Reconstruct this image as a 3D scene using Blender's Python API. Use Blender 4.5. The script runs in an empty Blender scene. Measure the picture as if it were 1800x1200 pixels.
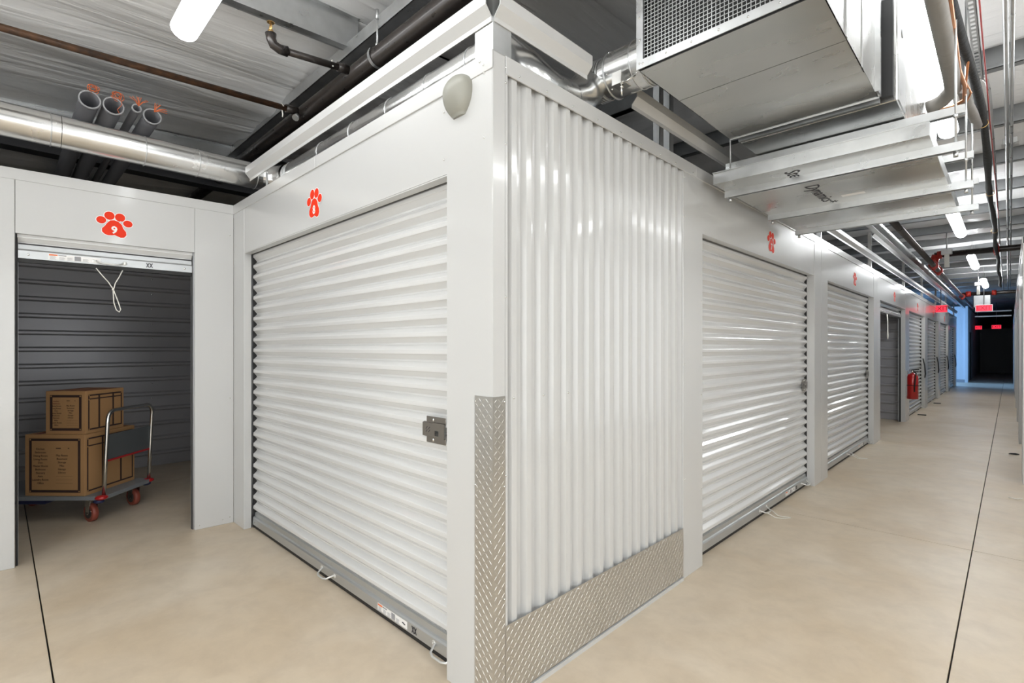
import bpy, math, random
from mathutils import Vector, Matrix
random.seed(7)
PI = math.pi
sc = bpy.context.scene
COL = sc.collection

# ------------------------------------------------------------------ camera
cam_d = bpy.data.cameras.new('camera'); cam_d.sensor_width = 36.0; cam_d.lens = 17.78
cam_d.shift_y = 0.0064; cam_d.clip_start = 0.02; cam_d.clip_end = 200
cam = bpy.data.objects.new('camera', cam_d); COL.objects.link(cam)
cam.location = (1.4096, -1.3276, 1.4); cam.rotation_euler = (PI/2, 0, math.radians(44.566))
sc.camera = cam
# ------------------------------------------------------------------ world, view, light constants
w = bpy.data.worlds.new('world'); sc.world = w; w.use_nodes = True
w.node_tree.nodes['Background'].inputs[0].default_value = (0.8, 0.86, 1.0, 1)
w.node_tree.nodes['Background'].inputs[1].default_value = 0.02
sc.view_settings.view_transform = 'Standard'; sc.view_settings.look = 'None'
sc.view_settings.gamma = 1.0; sc.view_settings.use_curve_mapping = False
sc.view_settings.exposure = 0.12
LAMP = 31.0            # emission of the fluorescent tubes
NEAR = 19.0             # emission of the added unseen tubes around the camera
def daylight(name, loc, rot, sx, sy, power, col):  # rectangular area light, for aisle daylight and added fill alike
    l = bpy.data.lights.new(name, 'AREA'); l.shape = 'RECTANGLE'; l.size = sx; l.size_y = sy
    l.energy = power; l.color = col
    o = bpy.data.objects.new(name, l); COL.objects.link(o); o.location = loc; o.rotation_euler = rot
    return o
daylight('daylight_cross_aisle', (-3.0, 24.8, 1.6), (PI/2, 0, -PI/2), 2.4, 2.6, 230, (0.25, 0.52, 1.0))
# unseen fill lights added behind and beside the camera to brighten the room
daylight('fill_light_back', (1.2, -4.3, 1.5), (PI/2, 0, PI), 5.0, 2.6, 105, (0.93, 0.97, 1.0)).rotation_euler = (-PI/2, 0, PI)
daylight('fill_light_side', (5.1, -0.9, 1.5), (PI/2, 0, PI/2), 4.0, 2.6, 70, (0.93, 0.97, 1.0))

# ------------------------------------------------------------------ materials
def mat(name, col, rough=0.5, metal=0.0, coat=0.0, emit=None, estr=0.0, noise=None, bump=None, spec=0.5, aniso=None):
    m = bpy.data.materials.new(name); m.use_nodes = True
    nt = m.node_tree; b = nt.nodes['Principled BSDF']
    b.inputs['Base Color'].default_value = (*col, 1)
    b.inputs['Roughness'].default_value = rough; b.inputs['Metallic'].default_value = metal
    b.inputs['Coat Weight'].default_value = coat; b.inputs['Coat Roughness'].default_value = 0.08
    b.inputs['Specular IOR Level'].default_value = spec
    if emit:
        b.inputs['Emission Color'].default_value = (*emit, 1); b.inputs['Emission Strength'].default_value = estr
    tc = None
    if noise:   # (scale xyz, amount, second colour, rough amount)
        tc = nt.nodes.new('ShaderNodeTexCoord'); mp = nt.nodes.new('ShaderNodeMapping')
        mp.inputs['Scale'].default_value = noise[0]
        nz = nt.nodes.new('ShaderNodeTexNoise'); nz.inputs['Scale'].default_value = 1.0; nz.inputs['Detail'].default_value = 6
        nt.links.new(tc.outputs['Object'], mp.inputs[0]); nt.links.new(mp.outputs[0], nz.inputs['Vector'])
        rp = nt.nodes.new('ShaderNodeValToRGB'); rp.color_ramp.elements[0].position = 0.5-noise[1]/2; rp.color_ramp.elements[1].position = 0.5+noise[1]/2
        rp.color_ramp.elements[0].color = (*col, 1); rp.color_ramp.elements[1].color = (*noise[2], 1)
        nt.links.new(nz.outputs['Fac'], rp.inputs[0]); nt.links.new(rp.outputs[0], b.inputs['Base Color'])
        if len(noise) > 3:
            mr = nt.nodes.new('ShaderNodeMapRange'); mr.inputs['From Min'].default_value = 0.3; mr.inputs['From Max'].default_value = 0.7
            mr.inputs['To Min'].default_value = rough-noise[3]; mr.inputs['To Max'].default_value = rough+noise[3]
            nt.links.new(nz.outputs['Fac'], mr.inputs[0]); nt.links.new(mr.outputs[0], b.inputs['Roughness'])
    if bump:    # (scale xyz, strength, distance)
        tc2 = nt.nodes.new('ShaderNodeTexCoord'); mp2 = nt.nodes.new('ShaderNodeMapping'); mp2.inputs['Scale'].default_value = bump[0]
        n2 = nt.nodes.new('ShaderNodeTexNoise'); n2.inputs['Scale'].default_value = 1.0; n2.inputs['Detail'].default_value = 3
        n2.inputs['Distortion'].default_value = 0.6
        bp = nt.nodes.new('ShaderNodeBump'); bp.inputs['Strength'].default_value = bump[1]; bp.inputs['Distance'].default_value = bump[2]
        nt.links.new(tc2.outputs['Object'], mp2.inputs[0]); nt.links.new(mp2.outputs[0], n2.inputs['Vector'])
        nt.links.new(n2.outputs['Fac'], bp.inputs['Height']); nt.links.new(bp.outputs[0], b.inputs['Normal'])
    return m
M = {}
M['white'] = mat('white_painted_steel', (0.56, 0.56, 0.55), 0.28, coat=0.4, bump=((1.2, 1.2, 2.0), 0.25, 0.01))
M['rib'] = mat('white_ribbed_steel', (0.56, 0.56, 0.55), 0.24, coat=0.5, bump=((2, 2, 1.0), 0.2, 0.006))
M['slat'] = mat('white_door_steel', (0.64, 0.64, 0.63), 0.24, coat=0.5, bump=((1.5, 1.5, 6), 0.12, 0.006))
M['galv'] = mat('galvanized_steel', (0.55, 0.56, 0.56), 0.33, 0.9, noise=((9, 9, 9), 0.5, (0.68, 0.69, 0.69), 0.07))
M['galvd'] = mat('dull_galvanized_steel', (0.30, 0.31, 0.315), 0.42, 0.85, noise=((6, 6, 6), 0.5, (0.40, 0.41, 0.415), 0.06))
M['sheet'] = mat('plenum_sheet_steel', (0.47, 0.47, 0.46), 0.27, 0.92, noise=((1.5, 3, 3), 0.6, (0.60, 0.60, 0.575), 0.07), bump=((1.5, 2.0, 2), 0.25, 0.01))
M['duct'] = mat('spiral_duct_steel', (0.66, 0.665, 0.655), 0.24, 0.95, noise=((5, 5, 5), 0.5, (0.78, 0.78, 0.77), 0.06), bump=((6, 6, 6), 0.15, 0.01))
M['bar'] = mat('door_bottom_bar_steel', (0.52, 0.535, 0.54), 0.36, 0.75)
M['alu'] = mat('aluminium_tread_plate', (0.55, 0.54, 0.515), 0.34, 0.9, noise=((3, 3, 3), 0.5, (0.60, 0.59, 0.565), 0.04))
M['nickel'] = mat('dark_nickel', (0.26, 0.24, 0.215), 0.36, 0.85)
M['chrome'] = mat('zinc_plated', (0.72, 0.72, 0.70), 0.2, 1.0)
M['handle'] = mat('zinc_handle', (0.72, 0.72, 0.70), 0.32, 0.6)
M['black'] = mat('black_rubber', (0.012, 0.012, 0.012), 0.6)
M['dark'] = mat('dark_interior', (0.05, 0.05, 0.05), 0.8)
M['pipe'] = mat('black_steel_pipe', (0.022, 0.020, 0.019), 0.33, 0.35, coat=0.2, noise=((14, 30, 30), 0.6, (0.040, 0.030, 0.025), 0.08))
M['rust'] = mat('rusty_steel_pipe', (0.05, 0.03, 0.02), 0.5, 0.3, noise=((18, 18, 18), 0.35, (0.13, 0.062, 0.03), 0.1))
M['beam'] = mat('dark_primer_beam', (0.035, 0.035, 0.037), 0.38, 0.3)
M['vinyl'] = mat('white_vinyl_insulation', (0.84, 0.84, 0.84), 0.42, coat=0.12, bump=((14, 1.1, 2), 0.6, 0.03))
M['vinylx'] = mat('white_vinyl_insulation_crosswise', (0.84, 0.84, 0.84), 0.42, coat=0.12, bump=((1.4, 9, 2), 0.5, 0.03))
M['pvc'] = mat('grey_pvc_conduit', (0.13, 0.13, 0.14), 0.38)
M['pvcl'] = mat('light_pvc_rim', (0.40, 0.40, 0.41), 0.4)
M['orange'] = mat('orange_pull_string', (0.75, 0.18, 0.06), 0.6)
M['brass'] = mat('brass', (0.62, 0.40, 0.16), 0.3, 0.9)
M['red'] = mat('paw_red', (0.80, 0.035, 0.006), 0.5, spec=0.25)
M['redplast'] = mat('red_plastic_bumper', (0.45, 0.012, 0.014), 0.3, coat=0.5)
M['redcoup'] = mat('red_painted_coupling', (0.38, 0.02, 0.012), 0.4)
M['decalw'] = mat('white_vinyl_print', (0.85, 0.84, 0.82), 0.4)
M['ink'] = mat('dark_print', (0.03, 0.028, 0.035), 0.6)
M['greyink'] = mat('grey_print', (0.30, 0.30, 0.31), 0.6)
M['sensor'] = mat('beige_grey_plastic', (0.29, 0.285, 0.245), 0.42)
M['cord'] = mat('white_rope', (0.78, 0.76, 0.70), 0.7)
M['tube'] = mat('lit_fluorescent_lens', (0.9, 0.9, 0.9), 0.4, emit=(0.96, 0.985, 1.0), estr=LAMP)
M['tuben'] = mat('lit_fluorescent_lens_near', (0.9, 0.9, 0.9), 0.4, emit=(0.96, 0.985, 1.0), estr=NEAR)
M['tubes'] = mat('lit_fluorescent_lens_shaded', (0.9, 0.9, 0.9), 0.4, emit=(0.96, 0.985, 1.0), estr=11.0)
M['tubeac'] = mat('lit_fluorescent_lens_corridor_near', (0.9, 0.9, 0.9), 0.4, emit=(0.96, 0.985, 1.0), estr=6.0)
M['lampbody'] = mat('lamp_housing_white', (0.75, 0.75, 0.74), 0.4)
M['exit'] = mat('lit_red_sign_face', (0.6, 0.02, 0.03), 0.4, emit=(1.0, 0.03, 0.07), estr=1.15)
M['exitl'] = mat('exit_letters', (0.25, 0.0, 0.01), 0.4, emit=(0.55, 0.0, 0.02), estr=0.25)
M['card'] = mat('brown_cardboard', (0.42, 0.235, 0.10), 0.8, noise=((4, 4, 4), 0.5, (0.46, 0.26, 0.115)))
M['cardink'] = mat('dark_brown_print', (0.045, 0.022, 0.018), 0.7)
M['redink'] = mat('reddish_print', (0.22, 0.06, 0.04), 0.7)
M['deck'] = mat('grey_cart_deck', (0.22, 0.235, 0.25), 0.45)
M['cartsteel'] = mat('cart_steel_tube', (0.62, 0.62, 0.60), 0.22, 1.0)
M['panelgrey'] = mat('grey_handle_panel', (0.09, 0.10, 0.105), 0.5)
M['wheel'] = mat('dark_red_wheel_tyre', (0.30, 0.07, 0.045), 0.45)
M['hub'] = mat('dark_wheel_hub', (0.05, 0.045, 0.04), 0.5)
M['navy'] = mat('navy_corner_pad', (0.02, 0.025, 0.08), 0.5)
M['extred'] = mat('extinguisher_red', (0.50, 0.01, 0.012), 0.28, coat=0.6)
M['hose'] = mat('black_foam_insulation', (0.018, 0.019, 0.02), 0.7, bump=((30, 30, 30), 0.6, 0.01))
M['foam'] = mat('grey_foam_insulation', (0.25, 0.235, 0.215), 0.6, bump=((10, 10, 10), 0.4, 0.01))
M['copper'] = mat('copper_pipe', (0.72, 0.34, 0.18), 0.28, 1.0)
M['bluewall'] = mat('white_plaster_wall', (0.62, 0.64, 0.66), 0.7)
M['gbin'] = mat('unit_interior_steel', (0.36, 0.36, 0.38), 0.36, 0.25)
M['trolleyrust'] = M['rust']
def floor_mat():
    m = bpy.data.materials.new('polished_concrete'); m.use_nodes = True; nt = m.node_tree; N = nt.nodes; L = nt.links
    b = N['Principled BSDF']; tc = N.new('ShaderNodeTexCoord')
    def nz(scale, det, rough=0.6, dist=0.0):
        n = N.new('ShaderNodeTexNoise'); n.inputs['Scale'].default_value = scale; n.inputs['Detail'].default_value = det
        n.inputs['Roughness'].default_value = rough; n.inputs['Distortion'].default_value = dist; L.new(tc.outputs['Object'], n.inputs['Vector']); return n
    n1 = nz(1.1, 5, 0.55, 0.6); n2 = nz(5.5, 7, 0.65, 0.3); n3 = nz(16, 4)
    r = N.new('ShaderNodeValToRGB'); r.color_ramp.elements[0].position = 0.36; r.color_ramp.elements[1].position = 0.66
    r.color_ramp.elements[0].color = (0.60, 0.49, 0.355, 1); r.color_ramp.elements[1].color = (0.68, 0.59, 0.47, 1)
    L.new(n1.outputs['Fac'], r.inputs[0])
    mx = N.new('ShaderNodeMix'); mx.data_type = 'RGBA'; mx.blend_type = 'MULTIPLY'; mx.inputs[0].default_value = 1
    r2 = N.new('ShaderNodeValToRGB'); r2.color_ramp.elements[0].position = 0.3; r2.color_ramp.elements[1].position = 0.6
    r2.color_ramp.elements[0].color = (0.87, 0.86, 0.85, 1); r2.color_ramp.elements[1].color = (1, 1, 1, 1)
    L.new(n2.outputs['Fac'], r2.inputs[0]); L.new(r.outputs[0], mx.inputs[6]); L.new(r2.outputs[0], mx.inputs[7])
    vo = N.new('ShaderNodeTexVoronoi'); vo.inputs['Scale'].default_value = 1.9; vo.inputs['Randomness'].default_value = 1
    L.new(tc.outputs['Object'], vo.inputs['Vector'])
    r3 = N.new('ShaderNodeValToRGB'); r3.color_ramp.elements[0].position = 0.008; r3.color_ramp.elements[1].position = 0.022
    r3.color_ramp.elements[0].color = (0.55, 0.5, 0.45, 1); r3.color_ramp.elements[1].color = (1, 1, 1, 1)
    L.new(vo.outputs['Distance'], r3.inputs[0])
    mx2 = N.new('ShaderNodeMix'); mx2.data_type = 'RGBA'; mx2.blend_type = 'MULTIPLY'; mx2.inputs[0].default_value = 1
    L.new(mx.outputs[2], mx2.inputs[6]); L.new(r3.outputs[0], mx2.inputs[7]); L.new(mx2.outputs[2], b.inputs['Base Color'])
    mr = N.new('ShaderNodeMapRange'); mr.inputs['To Min'].default_value = 0.30; mr.inputs['To Max'].default_value = 0.5
    L.new(n2.outputs['Fac'], mr.inputs[0]); L.new(mr.outputs[0], b.inputs['Roughness'])
    bp = N.new('ShaderNodeBump'); bp.inputs['Strength'].default_value = 0.05; bp.inputs['Distance'].default_value = 0.01
    L.new(n3.outputs['Fac'], bp.inputs['Height']); L.new(bp.outputs[0], b.inputs['Normal'])
    return m
M['floor'] = floor_mat()

# ------------------------------------------------------------------ mesh helpers
class MB:
    def __init__(s): s.v = []; s.f = []; s.sm = []
    def add(s, vs, fs, smooth=False):
        n = len(s.v); s.v += [tuple(v) for v in vs]
        for f in fs: s.f.append(tuple(i+n for i in f)); s.sm.append(smooth)
        return s
    def box(s, x0, x1, y0, y1, z0, z1):
        return s.add([(x0,y0,z0),(x1,y0,z0),(x1,y1,z0),(x0,y1,z0),(x0,y0,z1),(x1,y0,z1),(x1,y1,z1),(x0,y1,z1)],
                     [(0,3,2,1),(4,5,6,7),(0,1,5,4),(1,2,6,5),(2,3,7,6),(3,0,4,7)])
    def bbox(s, x0, x1, y0, y1, z0, z1, b=0.004):
        # chamfered box
        P = []; 
        for (z, i) in ((z0, b), (z0+b, 0), (z1-b, 0), (z1, b)):
            P += [(x0+i+b*0, y0+b+i*0+0, z), (x0+b+i*0, y0+i, z), (x1-b, y0+i, z), (x1-i, y0+b, z), (x1-i, y1-b, z), (x1-b, y1-i, z), (x0+b, y1-i, z), (x0+i, y1-b, z)]
        F = [tuple(reversed(range(8))), tuple(range(24, 32))]
        for k in range(3):
            for j in range(8): a = k*8+j; c = k*8+(j+1) % 8; F.append((a, c, c+8, a+8))
        return s.add(P, F)
    def prism(s, prof, axis, a0, a1, smooth=False, caps=True, closed=True):
        # prof: 2D list in the two other axes (cyclic order), extruded along axis
        n = len(prof)
        def pt(p, a):
            return {'x': (a, p[0], p[1]), 'y': (p[0], a, p[1]), 'z': (p[0], p[1], a)}[axis]
        vs = [pt(p, a0) for p in prof]+[pt(p, a1) for p in prof]
        fs = [(i, (i+1) % n, n+(i+1) % n, n+i) for i in range(n if closed else n-1)]
        if caps and closed: fs += [tuple(range(n-1, -1, -1)), tuple(range(n, 2*n))]
        return s.add(vs, fs, smooth)
    def sheet(s, prof, axis, a0, a1, t=0.0, smooth=False):   # open profile
        return s.prism(prof, axis, a0, a1, smooth, False, False)
    def tube(s, path, r, n=10, smooth=True, closed=False, cap=True, inner=None):
        path = [Vector(p) for p in path]; m = len(path); rs = r if isinstance(r, (list, tuple)) else [r]*m
        vs = []; up = None
        for i, p in enumerate(path):
            if closed: t = path[(i+1) % m]-path[i-1]
            elif i == 0: t = path[1]-p
            elif i == m-1: t = p-path[i-1]
            else: t = (path[i+1]-p).normalized()+(p-path[i-1]).normalized()
            t.normalize()
            if up is None: up = Vector((0, 0, 1)) if abs(t.z) < 0.9 else Vector((1, 0, 0))
            sd = t.cross(up); sd.normalize(); up = sd.cross(t); up.normalize()
            for k in range(n):
                a = 2*PI*k/n; vs.append(p+(sd*math.cos(a)+up*math.sin(a))*rs[i])
        fs = []
        for i in range(m if closed else m-1):
            j = (i+1) % m
            for k in range(n): fs.append((i*n+k, i*n+(k+1) % n, j*n+(k+1) % n, j*n+k))
        s.add(vs, fs, smooth)
        if cap and not closed:
            b = len(s.v)-m*n
            s.f.append(tuple(b+k for k in range(n-1, -1, -1))); s.sm.append(False)
            s.f.append(tuple(b+(m-1)*n+k for k in range(n))); s.sm.append(False)
        return s
    def cyl(s, p0, p1, r, n=12, cap=True, smooth=True): return s.tube([p0, p1], r, n, smooth, False, cap)
    def pipe(s, p0, p1, ro, ri, n=20):     # open hollow tube
        p0 = Vector(p0); p1 = Vector(p1); t = (p1-p0).normalized(); up = Vector((0, 0, 1)) if abs(t.z) < .9 else Vector((1, 0, 0))
        sd = t.cross(up).normalized(); up = sd.cross(t); vs = []
        for (p, r) in ((p0, ro), (p1, ro), (p1, ri), (p0, ri)):
            for k in range(n):
                a = 2*PI*k/n; vs.append(p+(sd*math.cos(a)+up*math.sin(a))*r)
        fs = []
        for i in range(4):
            j = (i+1) % 4
            for k in range(n): fs.append((i*n+k, i*n+(k+1) % n, j*n+(k+1) % n, j*n+k))
        return s.add(vs, fs, True)
    def ball(s, c, rx, ry=None, rz=None, n=14, m=9):
        ry = rx if ry is None else ry; rz = rx if rz is None else rz; c = Vector(c); vs = [c+Vector((0, 0, rz))]
        for i in range(1, m):
            a = PI*i/m
            for k in range(n): b = 2*PI*k/n; vs.append(c+Vector((rx*math.sin(a)*math.cos(b), ry*math.sin(a)*math.sin(b), rz*math.cos(a))))
        vs.append(c-Vector((0, 0, rz))); fs = []
        for k in range(n): fs.append((0, 1+k, 1+(k+1) % n)); fs.append((len(vs)-1, 1+(m-2)*n+(k+1) % n, 1+(m-2)*n+k))
        for i in range(m-2):
            for k in range(n): a = 1+i*n; fs.append((a+k, a+n+k, a+n+(k+1) % n, a+(k+1) % n))
        return s.add(vs, fs, True)
    def poly(s, pts, y, t=0.001):  # flat print in local xz plane facing -y, thickness t
        n = len(pts); vs = [(p[0], y, p[1]) for p in pts]+[(p[0], y+t, p[1]) for p in pts]
        return s.add(vs, [tuple(range(n)), tuple(range(2*n-1, n-1, -1))]+[((i+1) % n, i, n+i, n+(i+1) % n) for i in range(n)])
    def ell(s, cx, cz, rx, rz, rot, y, t=0.001, n=20):
        return s.poly([(cx+rx*math.cos(a)*math.cos(rot)-rz*math.sin(a)*math.sin(rot), cz+rx*math.cos(a)*math.sin(rot)+rz*math.sin(a)*math.cos(rot)) for a in [2*PI*k/n for k in range(n)]], y, t)
    def mesh(s, name):
        me = bpy.data.meshes.new(name); me.from_pydata(s.v, [], s.f); me.update()
        me.polygons.foreach_set('use_smooth', s.sm)
        return me
    def build(s, name, m, parent=None, stuff=False, label=None):
        me = s.mesh(name); me.materials.append(m)
        return link(name, me, parent, stuff, label)
def link(name, me, parent=None, stuff=False, label=None):
    o = bpy.data.objects.new(name, me); COL.objects.link(o)
    if parent: o.parent = parent
    if stuff: o['kind'] = 'stuff'
    if label: o['label'] = label
    return o
def fix_normals(o):
    import bmesh
    bm = bmesh.new(); bm.from_mesh(o.data); bmesh.ops.recalc_face_normals(bm, faces=bm.faces); bm.to_mesh(o.data); bm.free(); return o
def thing(name, label, cat, loc=(0, 0, 0), rz=0, group=None):
    o = bpy.data.objects.new(name, None); COL.objects.link(o); o.location = loc; o.rotation_euler = (0, 0, rz)
    o['label'] = label; o['category'] = cat
    if group: o['group'] = group
    return o
def tag(o, label, cat, group=None):
    o['label'] = label; o['category'] = cat
    if group: o['group'] = group
    return o
def struct(name, label, cat, loc=(0, 0, 0), rz=0):
    o = thing(name, label, cat, loc, rz); o['kind'] = 'structure'; return o
def stag(o, label, cat): tag(o, label, cat); o['kind'] = 'structure'; return o
def arc(cx, cy, r, a0, a1, n=8): return [(cx+r*math.cos(math.radians(a0+(a1-a0)*i/n)), cy+r*math.sin(math.radians(a0+(a1-a0)*i/n))) for i in range(n+1)]
_txt = {}
def text_mesh(s, size, ext=0.0006, bold=0.0):
    k = (s, size, ext, bold)
    if k in _txt: return _txt[k]
    c = bpy.data.curves.new('text', 'FONT'); c.body = s; c.size = size; c.extrude = ext; c.align_x = 'CENTER'; c.align_y = 'CENTER'; c.offset = bold
    c.resolution_u = 2
    o = bpy.data.objects.new('text', c); COL.objects.link(o); bpy.context.view_layer.update()
    me = bpy.data.meshes.new_from_object(o.evaluated_get(bpy.context.evaluated_depsgraph_get()))
    bpy.data.objects.remove(o); bpy.data.curves.remove(c); _txt[k] = me; return me
def text(name, s, size, m, parent, loc, rot=(PI/2, 0, 0), sx=1, bold=0.0, ext=0.0006):
    me = text_mesh(s, size, ext, bold).copy(); me.materials.clear(); me.materials.append(m)
    o = link(name, me, parent); o.location = loc; o.rotation_euler = rot; o.scale = (sx, 1, 1); return o

# ------------------------------------------------------------------ floor (slabs with sawn joints)
H = 2.545
fl = struct('floor', 'beige polished concrete floor with dark sawn joints', 'floor')
xs = [-9.0, -4.9, 1.222, 5.2]; ys = [-4.4, -1.165, 3.40, 8.05, 12.7, 17.4, 22.1, 26.8, 41.0]
g = 0.0035
for i in range(3):
    for j in range(8):
        MB().box(xs[i]+g, xs[i+1]-g, ys[j]+g, ys[j+1]-g, -0.10, 0).build('slab', M['floor'], fl)
MB().box(-9, 5.2, -4.4, 41, -0.12, -0.02).build('joint_bed', M['black'], fl)

# ------------------------------------------------------------------ ceilings (vinyl faced insulation sagging between purlins)
def roofA(x, y): return 3.86+0.05*(y-0.6)+(0.085*(x+2) if x < -2 else 0.0)
ce = struct('ceiling', 'white vinyl faced insulation ceiling on steel purlins', 'ceiling')
purA = [-7.35, -4.70, -2.05, 0.60, 3.25, 5.3]
mb = MB()
for k in range(len(purA)-1):
    x0, x1 = purA[k], purA[k+1]; nx, ny = 30, 34; vs = []; fs = []
    for i in range(nx+1):
        for j in range(ny+1):
            t = i/nx; x = x0+(x1-x0)*t; y = -4.5+(3.05+4.5)*j/ny
            z = roofA(x, y)-0.13*math.sin(PI*t)**0.8-0.018*math.sin(9*x+1.3*math.sin(1.1*y+k))-0.010*math.sin(23*x+2*math.sin(.9*y))*math.sin(PI*t)
            vs.append((x, y, z))
    for i in range(nx):
        for j in range(ny): a = i*(ny+1)+j; fs.append((a, a+ny+1, a+ny+2, a+1))
    mb.add(vs, fs, True)
mb.build('insulation', M['vinyl'], ce)
ZB = 3.52
purB = [2.66+1.38*k for k in range(28)]
mb = MB()
for k in range(len(purB)-1):
    y0, y1 = purB[k], purB[k+1]; nx, ny = 40, 12; vs = []; fs = []
    for i in range(nx+1):
        for j in range(ny+1):
            t = j/ny; x = -9+(5.3+9)*i/nx; y = y0+(y1-y0)*t
            z = ZB+0.20-0.13*math.sin(PI*t)**0.6-0.018*math.sin(3*x+k)*math.sin(PI*t)-0.012*math.sin(11*x+k*2)*math.sin(PI*t)
            vs.append((x, y, z))
    for i in range(nx):
        for j in range(ny): a = i*(ny+1)+j; fs.append((a, a+ny+1, a+ny+2, a+1))
    mb.add(vs, fs, True)
mb.build('insulation', M['vinylx'], ce)
MB().box(-9.2, 5.4, -4.6, 41.2, 4.5, 4.6).build('roof_deck', M['dark'], ce)
MB().box(-9, 5.3, 2.60, 2.66, ZB, 4.3).build('closure_strip', M['galvd'], ce)
for x in purA[1:-1]:
    if x > 0: continue
    p = MB(); z = lambda y: roofA(x, y)-0.24
    for (a, b, c, d) in ((x-0.055, x, 0, 0.004), (x-0.002, x+0.002, 0, 0.22), (x, x+0.06, 0.216, 0.22), (x-0.075, x-0.071, 0, 0.02)):
        vs = []
        for y in (-4.4, 0.55): vs += [(a, y, z(y)+c), (b, y, z(y)+c), (b, y, z(y)+d), (a, y, z(y)+d)]
        p.add(vs, [(0,3,2,1), (4,5,6,7), (0,1,5,4), (1,2,6,5), (2,3,7,6), (3,0,4,7)])
    p.build('purlin', M['galv'], ce)
for k, y in enumerate(purB[:20]):
    p = MB(); p.box(-6, 5.2, y-0.07, y, ZB, ZB+0.005); p.box(-6, 5.2, y-0.003, y+0.003, ZB, ZB+0.20); p.box(-6, 5.2, y-0.07, y-0.066, ZB, ZB+0.02)
    p.build('purlin', M['galvd'], ce)

# main steel
def ibeam(axis, c, z0, z1, wf, a0, a1, name, label, m=None):
    p = MB(); h = wf/2
    pr = [(c-h, z0), (c+h, z0), (c+h, z0+.012), (c+.006, z0+.012), (c+.006, z1-.012), (c+h, z1-.012), (c+h, z1), (c-h, z1), (c-h, z1-.012), (c-.006, z1-.012), (c-.006, z0+.012), (c-h, z0+.012)]
    p.prism(pr, axis, a0, a1); o = p.build(name, m or M['beam']); fix_normals(o); return stag(o, label, 'beam')
ibeam('y', -4.78, 3.14, 3.60, 0.16, -4.4, 3.0, 'trim_1', 'dark steel roof beam behind the round duct over unit 9')
ibeam('y', 0.30, 3.38, 3.68, 0.22, -4.4, 2.6, 'trim_2', 'black steel roof beam left of the air handler')
# sloped girt of galvanized steel along wall 8
t = struct('trim_3', 'pair of galvanized roof girts above the black sprinkler main', 'beam')
for (yy, zz) in ((0.47, 3.44), (0.72, 3.56)):
    p = MB(); vs = []
    for (a, b, c, d) in ((yy-0.09, yy, 0, .005), (yy-.003, yy+.003, 0, .2), (yy-.09, yy-.086, 0, .022)):
        vs = []
        for x in (-5.2, 0.18): z = zz; vs += [(x, a, z+c), (x, b, z+c), (x, b, z+d), (x, a, z+d)]
        p.add(vs, [(0,1,2,3), (7,6,5,4), (0,4,5,1), (1,5,6,2), (2,6,7,3), (3,7,4,0)])
    fix_normals(p.build('girt', M['galv'], t))

# ------------------------------------------------------------------ slats and doors
PITCH = 0.0815
def slat_profile(n=1, z0=0.0):
    # local (y = into wall, z) ; recessed flat, step out, sloping crest
    base = [(0.026, 0.000), (0.026, 0.004), (0.024, 0.006), (0.0045, 0.0285), (0.0008, 0.031), (0.0, 0.036), (0.0005, 0.050), (0.0030, 0.0545), (0.022, 0.0725), (0.026, 0.0755), (0.026, 0.0815)]
    out = []
    for k in range(n):
        for j, p in enumerate(base):
            if k and j == 0: continue
            out.append((p[0], p[1]+z0+k*PITCH))
    return out
def sheet_solid(prof, a0, a1, t=0.001, sm=True):
    m = MB(); n = len(prof); vs = []
    for a in (a0, a1):
        vs += [(a, p[0], p[1]) for p in prof]
    fs = [(i, i+1, n+i+1, n+i) for i in range(n-1)]
    m.add(vs, fs, False)
    # back skin
    vs = []
    for a in (a0, a1): vs += [(a, p[0]+t+0.004, p[1]) for p in prof]
    m.add(vs, [(n+i, n+i+1, i+1, i) for i in range(n-1)], False)
    return m
_slat = {}
def handle(parent, x, z=0.07, y=-0.004):
    h = MB(); zz = z
    h.tube([(x-0.075, y+.002, zz), (x-0.070, y-0.012, zz-.004), (x-0.055, y-0.038, zz-.014), (x-0.03, y-0.046, zz-.018), (x+0.03, y-0.046, zz-.018), (x+0.055, y-0.038, zz-.014), (x+0.070, y-0.012, zz-.004), (x+0.075, y+.002, zz)], 0.0055, 8)
    for s in (-1, 1):
        h.ball((x+s*0.083, y, zz), 0.015, 0.003, 0.014, 12, 6); h.ball((x+s*0.087, y-.003, zz), 0.005, 0.003, 0.005, 8, 5)
    return h.build('handle', M['handle'], parent)
def latch(parent, x, z, y):
    # plate with two ears, raised centre strap and a square hole
    l = MB()
    l.bbox(x-0.062, x+0.08, y-0.003, y, z+0.030, z+0.060, .002); l.bbox(x-0.062, x+0.08, y-0.003, y, z-0.060, z-0.030, .002)
    l.prism([(y-.003, z+.034), (y-.012, z+.030), (y-.012, z-.030), (y-.003, z-.034), (y, z-.034), (y-.009, z-.028), (y-.009, z+.028), (y, z+.034)], 'x', x-0.080, x+0.0)
    l.box(x+0.0, x+0.012, y-.012, y-.009, z-.034, z+.034)
    l.box(x+0.012, x+0.040, y-.012, y-.009, z+.0, z+.034); l.box(x+0.012, x+0.040, y-.012, y-.009, z-.034, z-.024)
    l.box(x+0.040, x+0.08, y-.012, y-.009, z-.034, z+.034)
    o = l.build('latch', M['nickel'], parent); fix_normals(o); o['label'] = 'dark nickel slide latch with a square hole'
    s = MB()
    for d in (-.045, .045): s.ball((x-.008, y-.004, z+d), .006, .004, .009, 10, 6)
    s.build('rivet', M['chrome'], o)
    mk = MB()
    for (a, b) in ((-.055, -.04), (-.036, -.021)):
        for q in (0, 1): mk.poly([(x+a, z-.012+q*.014), (x+a+.004, z-.012+q*.014), (x+b, z+q*.014), (x+b-.004, z+q*.014)], y-.0128, .0006)
    mk.build('stamped_mark', M['ink'], o)
    return o
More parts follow.
